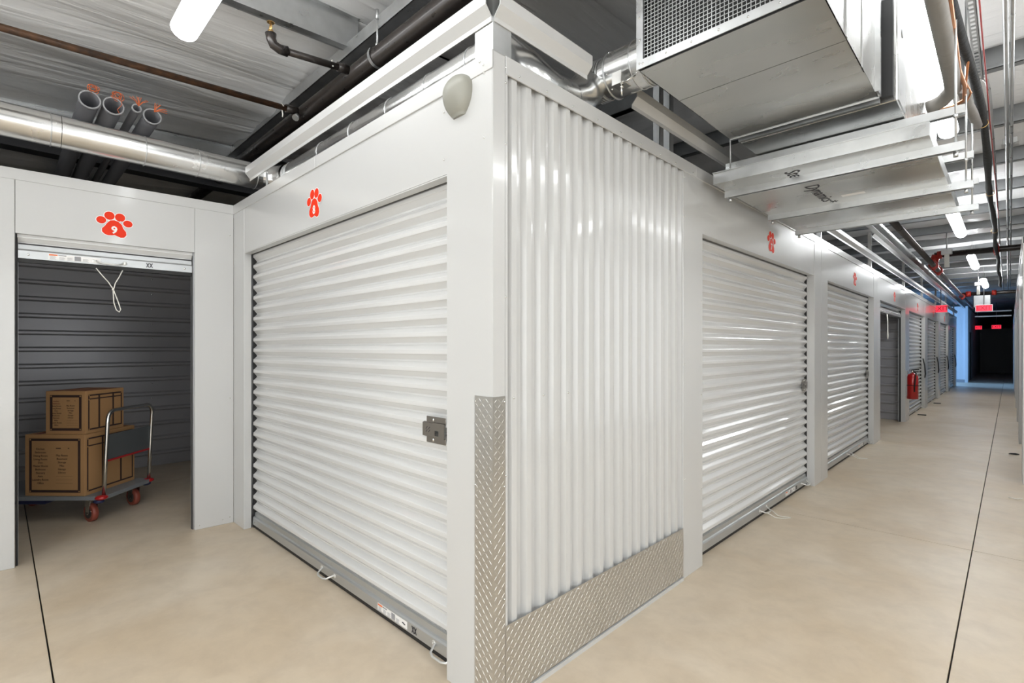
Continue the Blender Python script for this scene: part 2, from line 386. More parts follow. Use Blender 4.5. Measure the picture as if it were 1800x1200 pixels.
def bottom_bar(parent, wd, z0, label_x=None, detail=True, mark=.31):
    b = MB()
    b.prism([(-0.004, z0+.008), (-0.004, z0+.058), (0.002, z0+.066), (0.010, z0+.070), (0.012, z0+.098), (0.022, z0+.100), (0.026, z0+.098), (0.026, z0+.006), (0.004, z0+.006)], 'x', 0.012, wd-0.012)
    o = b.build('bottom_bar', M['bar'], parent); fix_normals(o)
    MB().box(0.012, wd-0.012, 0.004, 0.022, z0-.018, z0+.008).build('rubber_seal', M['black'], parent)
    if detail:
        s = MB()
        for x in (.06, wd-.06): s.ball((x, -.006, z0+.034), .007, .004, .007, 10, 6)
        s.build('rivet', M['chrome'], o)
    if label_x is not None:
        d = MB(); d.box(label_x, label_x+.27, -.0055, -.0042, z0+.016, z0+.052); lb = d.build('warning_label', M['decalw'], o, label='white warning label with fine print')
       
        tx = MB(); tx.box(label_x+.004, label_x+.046, -.0062, -.0056, z0+.041, z0+.050)
        o2 = tx.build('orange_heading', M['orange'], o)
        p = MB()
        p.box(label_x+.05, label_x+.09, -.0062, -.0056, z0+.043, z0+.049)
        for c, (a, b_) in enumerate(((.008, .04), (.055, .085), (.095, .125), (.175, .205))):
            for r_ in range(5): p.box(label_x+a, label_x+b_-.004*((r_*7+c) % 3), -.0062, -.0056, z0+.0185+r_*.0042, z0+.0198+r_*.0042)
        p.build('fine_print', M['greyink'], o, stuff=True)
        q = MB(); q.box(label_x+.132, label_x+.165, -.0062, -.0056, z0+.019, z0+.049); q.build('grey_field', M['greyink'], o)
        q = MB(); q.poly([(label_x+.225, z0+.036), (label_x+.235, z0+.040), (label_x+.258, z0+.033), (label_x+.248, z0+.029)], -.0062, .0006); q.build('ink_mark', M['ink'], o)
        # crossed maker's mark and a small printed word right of it
        q = MB(); u = label_x+mark
        for (a, c) in ((0, 0), (.020, 0)):
            for (dx0, dx1) in ((0, .016), (.016, 0)):
                q.poly([(u+a+dx0-.003, z0+.018), (u+a+dx0+.003, z0+.018), (u+a+dx1+.003, z0+.050), (u+a+dx1-.003, z0+.050)][::1 if dx1 > dx0 else 1], -.0050-.0004*(dx0 > 0), .0006)
        q.build('crossed_mark', M['ink'], o)
    return o
def rope(parent, pts, r=0.004, name='pull_rope'):
    return MB().tube(pts, r, 7).build(name, M['cord'], parent, label='white looped pull rope')
def make_door(name, label, origin, rz, wd, opened=False, slats=True, latch_x=None, label_x=None, handles=(), ropes=None, htop=2.135, dep=0.065, detail=True):
    t = struct(name, label, 'door', origin, rz)
    def off(o): o.location = (o.location[0], o.location[1]+dep, o.location[2]); return o
    # guide rails
    for (a, b) in ((0.0, 0.012), (wd-0.012, wd)):
        MB().box(a, b, dep+.030, dep+.045, 0.0, 2.25).build('guide_rail', M['galvd'], t)
    for (a, b) in ((0.0, 0.010), (wd-0.010, wd)):
        MB().box(a, b, dep+.004, dep+.030, 0.0, 2.25).build('rail_brush', M['black'], t)
    if not opened:
        n = 26
        if slats:
            key = round(wd, 3)
            if key not in _slat:
                me = sheet_solid(slat_profile(1), 0.008, wd-0.008).mesh('slat'); me.materials.append(M['slat']); _slat[key] = me
            for k in range(n):
                o = link('slat', _slat[key], t); o.location = (0, dep, 0.118+k*PITCH)
        else:
            sheet_solid([(p[0], p[1]) for p in slat_profile(n)], 0.008, wd-0.008).build('curtain', M['slat'], t).location = (0, dep, 0.118)
        off(bottom_bar(t, wd, 0.022, label_x, detail))
        for o in t.children:
            if o.name.startswith('rubber_seal'): o.location = (0, dep, 0)
        for hx in handles: off(handle(t, hx, 0.058))
        if latch_x is not None: latch(t, latch_x, 1.028 if detail else 1.0, dep-.002)
        if ropes:
            for (hx, pts) in ropes: MB().tube(pts, .0035, 6).build('pull_rope', M['cord'], t, label='white looped pull rope')
    else:
        sheet_solid(slat_profile(2, 2.082), 0.008, wd-0.008).build('rolled_curtain', M['slat'], t).location = (0, dep, 0)
        # roll above
        MB().cyl((0.01, dep+.20, 2.34), (wd-.01, dep+.20, 2.34), .15, 20).build('drum', M['slat'], t)
        off(bottom_bar(t, wd, 1.972, label_x, detail, .53))
        for o in t.children:
            if o.name.startswith('rubber_seal'): o.location = (0, dep, 0)
        for hx in handles: off(handle(t, hx, 2.003))
    return t
# ------------------------------------------------------------------ wall builder pieces
def screws(parent, pts, name='screw', m='chrome', r=.0045):
    s = MB()
    for p in pts: s.ball(p, r, .003, r, 8, 5)
    return s.build(name, M[m], parent, stuff=True)
def pillar(parent, x0, x1, dep=0.055, z1=2.475):
    return MB().bbox(x0, x1, 0, dep, 0, z1, .0025).build('pillar_panel', M['white'], parent)
def header(parent, x0, x1, z0=2.135, z1=2.475):
    return MB().box(x0, x1, .003, .055, z0, z1).build('header_panel', M['white'], parent)
def top_trim(parent, x0, x1):
    p = MB().bbox(x0, x1, -.004, .004, 2.473, H, .0015); p.box(x0, x1, .004, .08, H-.004, H)
    return p.build('top_trim', M['white'], parent)

# wall 8 (front), local x = world x, into = +y
wf = struct('wall_front', 'white steel wall with the wide number 8 roll-up door', 'wall')
pillar(wf, -3.038, -2.800); pillar(wf, -0.286, -0.0035)
header(wf, -2.800, -0.286); 
top_trim(wf, -3.036, -1.55); top_trim(wf, -1.548, 0.0)
MB().box(-3.03, -2.82, .055, .08, 0, H).build('frame_stud', M['galvd'], wf)
MB().box(-2.8, -.286, .055, .10, 2.25, 2.47).build('header_angle', M['galvd'], wf)
MB().box(-2.8, -.286, .004, .052, 2.128, 2.134).build('header_lip', M['white'], wf)
screws(wf, [(-.304, 0, 2.40), (-.304, 0, 2.20), (-.05, 0, 2.22), (-.05, 0, 2.47), (-1.5, -.005, 2.48), (-.07, -.005, 2.52), (-.05, -.005, 2.50)])

door8 = make_door('door_1', 'wide closed white roll-up door under the red paw number 8', (-2.800, 0, 0), 0, 2.514, latch_x=2.35, label_x=1.86, handles=(1.29, 2.425))
# corridor wall: local x = world y, local into(+y) = -world x
wc = struct('wall_corridor', 'white steel wall of storage units along the corridor', 'wall', (0, 0, 0), PI/2)
OPEN = [(1.851, 4.463), (4.985, 7.588), (8.10, 10.694), (11.20, 13.80), (14.30, 16.90), (17.40, 20.00), (20.50, 23.10)]
MB().bbox(0.0, 0.065, 0, .0034, 0, H-.001, .0008).build('corner_post', M['white'], wc)
edges = [1.579]+[e for o in OPEN for e in o]+[23.5]
for k in range(0, len(edges), 2):
    a, b = edges[k], edges[k+1]
    if k == 0 or k == len(edges)-2: pillar(wc, a, b, .08)
    else:
        pillar(wc, a, (a+b)/2-.001, .08); pillar(wc, (a+b)/2+.001, b, .08)
for (a, b) in OPEN:
    header(wc, a, b); MB().box(a, b, .055, .10, 2.25, 2.47).build('header_angle', M['galvd'], wc)
tt = [0.067, 1.75, 4.72, 7.84, 10.95, 14.05, 17.15, 20.25, 23.5]
for a, b in zip(tt[:-1], tt[1:]): top_trim(wc, a, b-.002)
# ribbed side panel
pr = []; y = 0.067; pw = 0.0865
seam = 0
while y < 1.555:
    pr += [(y, .030), (y+.030, .030), (y+.043, .008), (y+.070, .006), (y+.0735, .010), (y+.0745, .028)]
    y += pw
pr += [(1.579, .030)]
for (a, b, dy) in ((0.0, 0.59, 0), (0.585, 1.6, 0)):
    q = [(p[0], p[1]+dy) for p in pr if a <= p[0] <= b]
    if a > 0: q = [(q[0][0]-.006, .026), (q[0][0]-.006, .026)]+[(q[0][0], .026)]+q; q[0] = (q[0][0]-.001, .030)
    m_ = MB(); n = len(q); m_.add([(p[0], p[1], .03) for p in q]+[(p[0], p[1], 2.53) for p in q], [(i, i+1, n+i+1, n+i) for i in range(n-1)])
    o = m_.build('ribbed_sheet', M['rib'], wc)
MB().box(.06, 1.58, .034, .04, 0, 2.53).build('backing', M['white'], wc)
MB().box(.0655, .078, -.001, .03, .31, 2.475).build('edge_trim', M['white'], wc)
screws(wc, [(.068, -.001, z) for z in (2.50, 2.44, 2.2, 1.6, .9)]+[(y, -.006, 2.49) for y in (.14, .31, .49, .68, .88, 1.08, 1.29, 1.47, 1.70)]+[(y, .006, 1.2) for y in (.12, .30, .47)]+[(1.83, 0, z) for z in (2.3, 1.7, 1.1, .5)]+[(1.60, 0, z) for z in (2.44, 2.2, 1.3, .6)])
# aluminium tread plate: corner guard and kick plate with raised lugs
def lug(mb, f, u, v, ang, L=.0124, W=.0019, h=.0011):
    ca, sa = math.cos(ang), math.sin(ang)
    pts = [(-L, 0, 0), (0, -W, 0), (L, 0, 0), (0, W, 0), (-L*.45, 0, h), (L*.45, 0, h)]
    mb.add([f(u+x*ca-z*sa, v+x*sa+z*ca, d) for (x, z, d) in pts], [(0, 1, 4), (1, 5, 4), (1, 2, 5), (2, 3, 5), (3, 4, 5), (3, 0, 4)])
def lugs(mb, f, u0, u1, v0, v1, P=.0200):
    i = 0; u = u0+P/2
    while u < u1-.006:
        j = 0; v = v0+P/2
        while v < v1-.006:
            lug(mb, f, u, v, (PI/4 if (i+j) % 2 else -PI/4)); v += P; j += 1
        u += P; i += 1
tp = thing('corner_guard', 'aluminium tread plate guard wrapped around the wall corner', 'corner guard', (0, 0, 0))
g_ = MB(); g_.prism([(-.104, -.0022), (.0022, -.0022), (.0022, .0648), (.0006, .0648), (.0006, -.0006), (-.104, -.0006)], 'z', .004, 1.212)
fix_normals(g_.build('plate', M['alu'], tp))
l_ = MB(); lugs(l_, lambda u, v, d: (u, -.0022-d, v), -.102, .0, .006, 1.208); lugs(l_, lambda u, v, d: (.0022+d, u, v), .002, .063, .006, 1.208)
l_.build('raised_lugs', M['alu'], tp, stuff=True)
s_ = MB()
for z in (1.19, .86, .42): 
    s_.ball((-.098, -.004, z), .004, .003, .004, 8, 5); s_.ball((.004, .058, z), .003, .004, .004, 8, 5)
s_.build('screws', M['chrome'], tp, stuff=True)
kp = thing('kick_plate', 'aluminium tread plate kick panel below the ribbed side wall', 'kick plate', (0, 0, 0))
MB().box(.0028, .0045, .0655, 1.574, .026, .312).build('plate', M['alu'], kp)
l_ = MB(); lugs(l_, lambda u, v, d: (.0045+d, u, v), .068, 1.570, .028, .309); l_.build('raised_lugs', M['alu'], kp, stuff=True)
s_ = MB()
for i in range(8): s_.ball((.006, .13+i*.2, .302), .003, .004, .004, 8, 5)
s_.build('screws', M['chrome'], kp, stuff=True)
MB().box(.0, .010, .0655, 1.570, 0, .020).build('base_angle', M['white'], kp)

names = {1: '7', 2: '6', 3: '5', 4: '4', 5: '3', 6: '2', 7: '1'}
dl = ['closed white roll-up door nearest in the corridor, under the red paw number 7', 'second closed roll-up door along the corridor with a rope loop at its foot',
      'open corridor doorway with its curtain rolled up and a hanging rope', 'closed roll-up door behind the red fire extinguisher',
      'closed roll-up door, first one past the fire extinguisher door', 'closed roll-up door, second last before the corridor end', 'last closed roll-up door before the blue daylight']
for k, (a, b) in enumerate(OPEN):
    wd = b-a
    if k == 2:
        d = make_door('door_%d' % (k+2), dl[k], (0, a, 0), PI/2, wd, opened=True, slats=False, handles=(.5, 1.3), detail=False)
        MB().tube([(1.0, .06, 1.97), (1.02, .055, 1.84), (1.0, .05, 1.72), (.96, .05, 1.60), (1.01, .05, 1.55), (1.06, .05, 1.60), (1.02, .05, 1.72), (1.05, .055, 1.85), (1.06, .06, 1.97)], .006, 6).build('pull_rope', M['cord'], d, label='white looped pull rope')
    else:
        rp = None
        if k in (0, 1):
            x = wd/2; rp = [(x, [(x-.05, .02, .05), (x-.02, -.04, .012), (x+.02, -.08, .006), (x+.07, -.12, .005), (x+.085, -.125, .005), (x+.09, -.105, .005), (x+.07, -.07, .006), (x+.05, -.04, .012), (x+.05, .02, .05)])]
        d = make_door('door_%d' % (k+2), dl[k], (0, a, 0), PI/2, wd, slats=(k < 2), latch_x=wd-.13, label_x=(1.9 if k < 2 else None), handles=(wd/2, wd-.13), ropes=rp, detail=(k < 2))
        if k in (3, 4, 5, 6):
            s = MB(); x = wd-.10
            s.tube([(x, .03, 1.16), (x+.01, .0, 1.0), (x+.03, -.01, .80), (x+.05, .0, .72), (x+.07, -.01, .80), (x+.04, 0, .98)], .012, 6).build('strap', M['black'], d, label='black lock strap')
    if k in (3, 4):
        tag(MB().box(.03, .17, a+.95, a+1.0, .0, .018).build('floor_wedge', M['black']), 'small black strap end lying at the foot of the %s far door' % ('nearer' if k == 3 else 'farther'), 'strap')

# wall 9 in a frame turned 3 degrees; local x = along (towards +y), into = -x
A9 = PI/2-math.radians(3.05)
O9 = Vector((-3.038, 0.0, 0))
w9 = struct('wall_left', 'white steel wall with the open number 9 doorway', 'wall', O9, A9)
pillar(w9, -0.27, 0.0, .05); MB().bbox(-4.2, -1.257, 0, .05, 0, 2.475, .0025).build('pillar_panel', M['white'], w9)
header(w9, -1.255, -.272); top_trim(w9, -4.2, 0)
MB().box(-1.255, -.272, .055, .10, 2.25, 2.47).build('header_angle', M['galvd'], w9)
MB().box(-.278, -.270, .03, .07, 0, 2.3).build('jamb_edge', M['galvd'], w9)
screws(w9, [(-.03, 0, z) for z in (.05,)]+[(-.08, 0, .04), (-.24, 0, .03), (-1.33, 0, .03), (-.03, -.001, 1.0), (-.03, -.001, 2.3)])
def l9(x, y, z): return O9+Vector((x*math.cos(A9)-y*math.sin(A9), x*math.sin(A9)+y*math.cos(A9), z))
d9 = make_door('door_9', 'open doorway with rolled-up curtain under the red paw number 9', l9(-1.255, 0, 0), A9, .983, opened=True, slats=False, label_x=.155, handles=(.475,), dep=.03)
for o in list(d9.children):
    if o.name.startswith('rubber_seal'): o.location = (0, .03, 0)
MB().tube([(.40, .03, 1.955), (.43, .02, 1.91), (.465, .018, 1.865), (.495, .02, 1.81), (.52, .02, 1.73), (.535, .02, 1.675), (.527, .02, 1.655), (.510, .02, 1.67), (.497, .02, 1.72), (.493, .02, 1.80), (.505, .02, 1.86), (.525, .02, 1.90), (.547, .03, 1.955)], .0035, 7).build('pull_rope', M['cord'], d9, label='white looped pull rope')
MB().ball((.492, .019, 1.812), .007, .006, .007, 8, 6).build('rope_knot', M['cord'], d9)

# unit 9 interior
rb = struct('wall_unit_back', 'grey horizontally ribbed steel back wall inside unit 9', 'wall', (-5.83, 0, 0), PI/2)
prof = []; z = 0.012
while z < 2.5:
    prof += [(0.022, z), (.022, z+.115), (.010, z+.119), (.004, z+.127), (.0, z+.131), (.0, z+.153), (.006, z+.157), (.022, z+.171)]; z += .176
m_ = MB(); n = len(prof); m_.add([(-3.0, p[0], p[1]) for p in prof]+[(1.2, p[0], p[1]) for p in prof], [(i, n+i, n+i+1, i+1) for i in range(n-1)])
m_.build('ribbed_sheet', M['gbin'], rb)
MB().box(-3, 1.2, .03, .05, 0, 2.52).build('backing', M['gbin'], rb)
screws(rb, [(-.05, .018, .10+.176*i) for i in range(13)], r=.008)
stag(MB().box(-5.85, -3.14, .62, .66, 0, 2.52).build('wall_unit_side', M['gbin']), 'grey steel partition closing unit 9 on the right', 'wall')
stag(MB().box(-5.85, -3.16, -2.55, -2.5, 0, 2.52).build('wall_unit_side', M['gbin']), 'grey steel partition closing unit 9 on the left', 'wall')
# partitions between corridor units
k = 0
for yy in (1.66, 4.72, 7.84, 14.05, 17.15, 20.25, 23.46):
    stag(MB().box(-3.02, -.09, yy-.02, yy+.02, 0, 2.5).build('wall_partition', M['gbin']), 'grey steel partition between two corridor units', 'wall')
rb2 = struct('wall_unit_partition', 'grey horizontally ribbed partition seen inside the open corridor unit', 'wall', (0, 10.93, 0), 0)
m_ = MB(); m_.add([(-3.0, p[0], p[1]) for p in prof]+[(-.09, p[0], p[1]) for p in prof], [(i, n+i, n+i+1, i+1) for i in range(n-1)])
m_.build('ribbed_sheet', M['gbin'], rb2); MB().box(-3, -.09, .03, .05, 0, 2.52).build('backing', M['gbin'], rb2)
stag(MB().box(-3.10, -3.06, .12, 23.5, 0, 2.5).build('wall_spine', M['gbin']), 'grey steel back wall of the corridor units', 'wall')

# right wall of corridor: local x = -world y, into = +x
wr = struct('wall_right', 'white steel wall of units on the right side of the corridor', 'wall', (1.50, 0, 0), -PI/2)
yy = 6.03; k = 0
while yy < 39:
    MB().bbox(-(yy+.52), -yy, 0, .10, 0, 2.475, .0025).build('pillar_panel', M['white'], wr)
    if yy < 36:
        header(wr, -(yy+3.1), -(yy+.52)); o = sheet_solid(slat_profile(26), -(yy+3.1)+.01, -(yy+.52)-.01).build('curtain', M['slat'], wr); o.location = (0, .07, .03)
    yy += 3.1
top_trim(wr, -39.5, -6.03)
stag(MB().box(1.6, 5.2, 6.03, 6.10, 0, H).build('wall_side_right', M['white']), 'white steel wall closing the crossing to the right', 'wall')
stag(MB().box(-4.9, 5.3, -4.45, -4.38, 0, 4.45).build('wall_back', M['white']), 'white wall behind the camera', 'wall')
stag(MB().box(5.2, 5.27, -4.45, 6.1, 0, 4.45).build('wall_far_right', M['white']), 'white wall at the far right of the crossing', 'wall')
stag(MB().box(-9.1, -9.0, -4.45, 41, 0, 4.45).build('wall_outer', M['dark']), 'outer wall far behind the storage units, coloured dark for the unlit space', 'wall')  # dark colour stands for the missing light behind the units
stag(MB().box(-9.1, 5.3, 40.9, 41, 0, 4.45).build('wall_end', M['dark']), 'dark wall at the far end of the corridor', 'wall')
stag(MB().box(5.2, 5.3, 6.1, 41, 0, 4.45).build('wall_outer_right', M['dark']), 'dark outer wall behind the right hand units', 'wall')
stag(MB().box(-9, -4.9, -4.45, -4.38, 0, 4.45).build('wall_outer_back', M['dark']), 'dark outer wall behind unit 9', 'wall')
# far block beyond the cross aisle
fb = struct('wall_far_block', 'pale wall of the far block lit blue by daylight', 'wall')
MB().box(-1.6, 0.10, 26.25, 26.33, 0, 3.10).build('end_panel', M['bluewall'], fb)
MB().box(0.10, 0.19, 26.20, 26.36, 0, 3.10).build('corner_trim', M['bluewall'], fb)
MB().box(0.08, 0.16, 26.36, 40.9, 0, 3.10).build('side_panel', M['bluewall'], fb)
MB().box(.16, .175, 28.0, 29.2, 0, 2.1).build('doorway', M['dark'], fb)
stag(MB().box(-1.6, .10, 26.22, 26.25, 0, .12).build('baseboard_far', M['greyink']), 'grey baseboard on the blue lit far wall', 'baseboard')
stag(MB().box(-3.1, -3.0, 23.5, 26.3, 2.7, 3.4).build('trim_4', M['dark']), 'dark beam over the cross aisle', 'beam')

# ------------------------------------------------------------------ rails above the walls (white hat channels + corner post)
HAT = [(0.0, 0.0), (-.004, 0.0), (-.004, .018), (-.034, .052), (-.034, .098), (.0, .104), (.0, .100), (-.030, .095), (-.030, .054), (0, .020)]
def hat(name, axis, c, sgn, z, a0, a1, label, m='white'):
    p = MB(); p.prism([(c+sgn*q[0]*-1, z+q[1]) for q in HAT], axis, a0, a1); o = p.build(name, M[m]); fix_normals(o); return stag(o, label, 'rail')
hat('trim_5', 'x', 0.0, -1, 2.652, -2.66, -.006, 'white folded steel rail above the number 8 wall')
# corridor side, outward = +x
hat('trim_6', 'y', 0.0, 1, 2.652, .006, .60, 'white folded steel rail over the near ribbed wall, left of the duct')
hat('trim_7', 'y', 0.0, 1, 2.652, .995, 23.4, 'long white folded steel rail over the corridor wall')
hat('trim_8', 'y', 0.0, 1, 2.985, 7.45, 23.4, 'upper white folded steel rail above the far corridor units')
cp = struct('trim_9', 'bright galvanized corner post standing on the wall corner', 'post')
MB().box(-.105, -.001, .001, .005, H, 3.35).build('flange', M['galv'], cp); MB().box(-.005, -.001, .005, .10, H, 3.35).build('flange', M['galv'], cp)
MB().box(-.105, -.101, .005, .03, H, 3.35).build('flange', M['galv'], cp); MB().box(-.02, -.016, .10, .104, H, 3.35).build('flange', M['galv'], cp)
sp = struct('trim_10', 'galvanized studs rising from the corridor wall to the roof', 'post')
for (yy, m_, z1) in ((1.30, 'galvd', 3.5), (1.42, 'galvd', 3.5), (4.72, 'galv', 3.5), (7.42, 'white', 3.06), (10.62, 'white', 3.06), (13.4, 'white', 3.06), (16.4, 'white', 3.06), (19.4, 'white', 3.06), (22.5, 'white', 3.06)):
    p = MB(); p.box(-.045, -.005, yy, yy+.003, H, z1); p.box(-.008, -.005, yy, yy+.045, H, z1); p.build('stud', M[m_], sp)
MB().box(-2.4, -2.39, .02, .03, H, 2.66).build('stud', M['galv'], sp)

# ------------------------------------------------------------------ round ducts
def rings(parent, cs, axis, r, t=.006, name='seam_ring', m='galv'):
    for c in cs:
        q = MB(); ring(q, c, axis, r, t); q.build(name, M[m], parent)
def ring(mb, c, axis, r, t=.006):
    pts = []
    for k in range(24):
        a = 2*PI*k/24
        pts.append(tuple(Vector(c)+({'x': Vector((0, math.cos(a), math.sin(a))), 'y': Vector((math.cos(a), 0, math.sin(a)))}[axis])*r))
    mb.tube(pts, t, 6, True, True)
ld = thing('round_duct', 'long bright round metal duct running above the number 9 wall', 'duct')
dx, dz, dr = -2.87, 2.765, .098
for (a, b) in ((-4.35, -2.6), (-2.6, -1.62), (-1.62, -1.05), (-1.05, -.62), (-.62, -.30), (-.30, .10)):
    MB().tube([(dx, a, dz), (dx, b-.003, dz)], dr, 28, cap=False).build('section', M['duct'], ld)
rings(ld, [(dx, y, dz) for y in (-2.6, -1.10, -.62, -.30, .10)], 'y', dr, .0035)
mb = MB(); mb.tube([(dx, -1.655, dz), (dx, -1.600, dz)], dr+.004, 28, cap=False); mb.build('draw_band', M['galv'], ld)
e = MB(); pts = [(dx+.20-.20*math.cos(a), .10+.20*math.sin(a), dz) for a in [i*PI/2/5 for i in range(6)]]
e.tube(pts, dr, 28, smooth=False, cap=False); e.build('elbow', M['duct'], ld)
xd = thing('round_duct', 'crinkled metal duct lying behind the top of the number 8 wall', 'duct')
dr2 = .092; yd = .30
secs = [-2.665, -2.40, -2.0, -1.55, -1.12, -.75, -.42, -.30]
for a, b in zip(secs[:-1], secs[1:]): MB().tube([(a, yd, dz-.01), (b-.003, yd, dz-.01)], dr2, 24, cap=False).build('section', M['duct'], xd)
rings(xd, [(x, yd, dz-.01) for x in (-2.62, -2.60, -2.575, -2.55, -2.0, -1.55, -1.12, -.75, -.42)], 'x', dr2, .004)
e = MB(); e.tube([(-.30, yd, dz-.01), (-.22, yd+.01, 2.73), (-.16, yd+.05, 2.66), (-.135, yd+.12, 2.615), (-.13, .50, 2.60), (-.13, .62, 2.61)], [dr2, .09, .088, .086, .085, .085], 24, cap=False); e.build('elbow', M['duct'], xd)
bd = thing('round_duct', 'large shiny round duct joining the air handler plenum', 'duct')
bx0, by, bz, br = -.16, .87, 2.78, .110
for (a, b, r) in ((bx0, -.02, br-.012), (-.02, .125, br), (.125, .175, br+.004), (.175, .243, br)):
    MB().tube([(a, by, bz), (b, by, bz)], r, 36, cap=False).build('section', M['duct'], bd)
rings(bd, [(x, by, bz) for x in (-.02, .125, .175, .19)], 'x', br+.002, .004)
rings(bd, [(x, by, bz) for x in (-.115, -.10, -.085, -.07)], 'x', br-.008, .004)
MB().tube([(-.13, .62, 2.61), (-.13, .70, 2.64), (-.14, .77, 2.70), (-.16, .84, 2.76)], [.086, .09, .096, .10], 24, cap=False).build('collar', M['duct'], bd)
q = MB(); q.box(.05, .10, .735, .739, 2.655, 2.715); q.box(.05, .115, .739, .80, 2.655, 2.659); q.cyl((.085, .765, 2.61), (.085, .765, 2.68), .005, 8); q.cyl((.085, .765, 2.643), (.085, .765, 2.652), .011, 6)
q.tube([(.085, .765, 2.66), (.12, .765, 2.67), (.155, .775, 2.685)], .0045, 6)
q.build('damper_bracket', M['chrome'], bd)
s = MB()
for (x, a) in ((.0, 200), (.0, 240), (.15, 190), (.15, 225), (.15, 250), (.21, 200), (.21, 235), (-.01, 130), (.02, 270)):
    s.ball((x, by+br*math.cos(math.radians(a)), bz+br*math.sin(math.radians(a))), .005, .005, .005, 8, 5)
s.build('screws', M['chrome'], bd, stuff=True)

# ------------------------------------------------------------------ air handler with plenum
ac = thing('air_handler', 'big galvanized air handler with mesh return grille hanging over the corridor', 'air handler')
X0, X1, Y0, Y1, Z0, Z1 = .243, .950, .640, 1.745, 2.62, 3.12
p = MB()
p.box(X0, X1, Y0+.02, 1.03, Z0, Z0+.003); p.build('bottom_panel', M['sheet'], ac)
MB().box(X0, X1, 1.034, 1.36, Z0, Z0+.003).build('bottom_panel', M['sheet'], ac)
MB().box(X0, X1, 1.362, 1.68, Z0+.001, Z0+.004).build('bottom_panel', M['sheet'], ac)
MB().box(X0, X0+.003, Y0, Y1-.06, Z0, Z1).build('side_panel', M['sheet'], ac)
MB().box(X1-.003, X1, Y0, Y1-.06, Z0, Z1).build('side_panel', M['sheet'], ac)
MB().box(X1, X1+.004, 1.0, 1.02, Z0, Z1).build('seam', M['galv'], ac); MB().box(X1, X1+.003, 1.30, 1.312, Z0, Z1).build('seam', M['galv'], ac)
MB().box(X0, X1, Y0+.05, Y1, Z1-.003, Z1).build('top_panel', M['sheet'], ac)
MB().box(X0+.01, X1-.01, Y0+.05, Y0+.06, Z0+.01, Z1-.01).build('filter', M['black'], ac)  # black sheet stands for the shade inside the plenum
fr = MB(); fr.box(X0-.002, X1+.002, Y0-.004, Y0, Z0-.002, Z0+.035); fr.box(X0-.002, X0+.03, Y0-.004, Y0, Z0+.035, Z1); fr.box(X1-.03, X1+.002, Y0-.004, Y0, Z0+.035, Z1); fr.box(X0+.03, X1-.03, Y0-.004, Y0, Z1-.035, Z1)
fr.build('grille_frame', M['galv'], ac)
gr = MB(); x = X0+.03; st = .0165
while x < X1-.03: gr.box(x, x+.0026, Y0+.004, Y0+.0066, Z0+.03, Z1-.03); x += st
z = Z0+.035
while z < Z1-.03: gr.box(X0+.03, X1-.03, Y0+.002, Y0+.0046, z, z+.0026); z += st
gr.build('grille_mesh', M['galv'], ac, stuff=True)
screws(ac, [(X0+.03+.11*i, Y0-.005, Z0+.016) for i in range(7)]+[(X0+.014, Y0-.005, Z0+.02+.1*i) for i in range(6)])
f = MB(); f.box(X0-.004, X1+.006, 1.68, 1.684, Z0-.004, Z0+.03); f.box(X0+.03, X1, 1.72, 1.745, Z0-.010, Z0+.012); f.box(X1, X1+.022, 1.60, 1.604, Z0, Z1); f.box(X1+.002, X1+.012, 1.604, 1.69, Z0+.005, Z1)
f.build('flange', M['galv'], ac)
MB().bbox(X0+.02, 1.013, 1.78, 3.66, Z0+.002, Z1+.02, .004).build('cabinet', M['sheet'], ac)
c = MB(); c.box(1.013, 1.018, 1.80, 2.02, Z0+.01, Z1); c.build('access_panel', M['galv'], ac)
MB().box(X0+.03, 1.0, 1.745, 1.78, Z0+.02, Z1).build('dark_gap', M['black'], ac)  # black box stands for shade in the gap before the cabinet
MB().cyl((1.017, 1.90, 3.0), (1.021, 1.90, 3.0), .022, 16).build('knockout', M['galvd'], ac)

# drain pan under the handler
dp = thing('drain_pan', 'shallow galvanized pan hanging below the air handler on struts', 'pan')
m_ = MB(); m_.box(.085, 1.13, 1.82, 3.76, 2.425, 2.428); m_.build('pan_bottom', M['sheet'], dp)
m_ = MB(); m_.box(.085, 1.13, 1.817, 1.82, 2.425, 2.492); m_.box(.085, 1.13, 3.76, 3.763, 2.425, 2.492); m_.box(.082, .085, 1.82, 3.76, 2.425, 2.492); m_.box(1.13, 1.133, 1.82, 3.76, 2.425, 2.492); m_.box(.085, 1.13, 1.80, 1.82, 2.489, 2.492)
m_.build('pan_rim', M['galv'], dp)
t1 = text('stencil_print', 'Steel', .115, M['ink'], dp, (.50, 2.00, 2.4243), (PI, 0, PI/2), .95)
t2 = text('stencil_print', 'Dynamics*', .115, M['ink'], dp, (.51, 2.53, 2.4243), (PI, 0, PI/2), 1.05)
MB().box(.60, .73, 2.64, 2.69, 2.4243, 2.4249).build('paper_sticker', M['decalw'], dp)
def strut(x0, x1, y, z, label):
    p = MB(); w_ = .0205; t_ = .003
    p.box(x0, x1, y-w_, y-w_+t_, z, z+.041); p.box(x0, x1, y+w_-t_, y+w_, z, z+.041); p.box(x0, x1, y-w_+t_, y+w_-t_, z+.038, z+.041)
    p.box(x0, x1, y-w_+t_, y-w_+.010, z, z+t_); p.box(x0, x1, y+w_-.010, y+w_-t_, z, z+t_)
    return tag(p.build('strut_channel', M['galv']), label, 'strut', None)
rows = (2.035, 2.865, 3.56)
nm = ('nearest', 'middle', 'farthest')
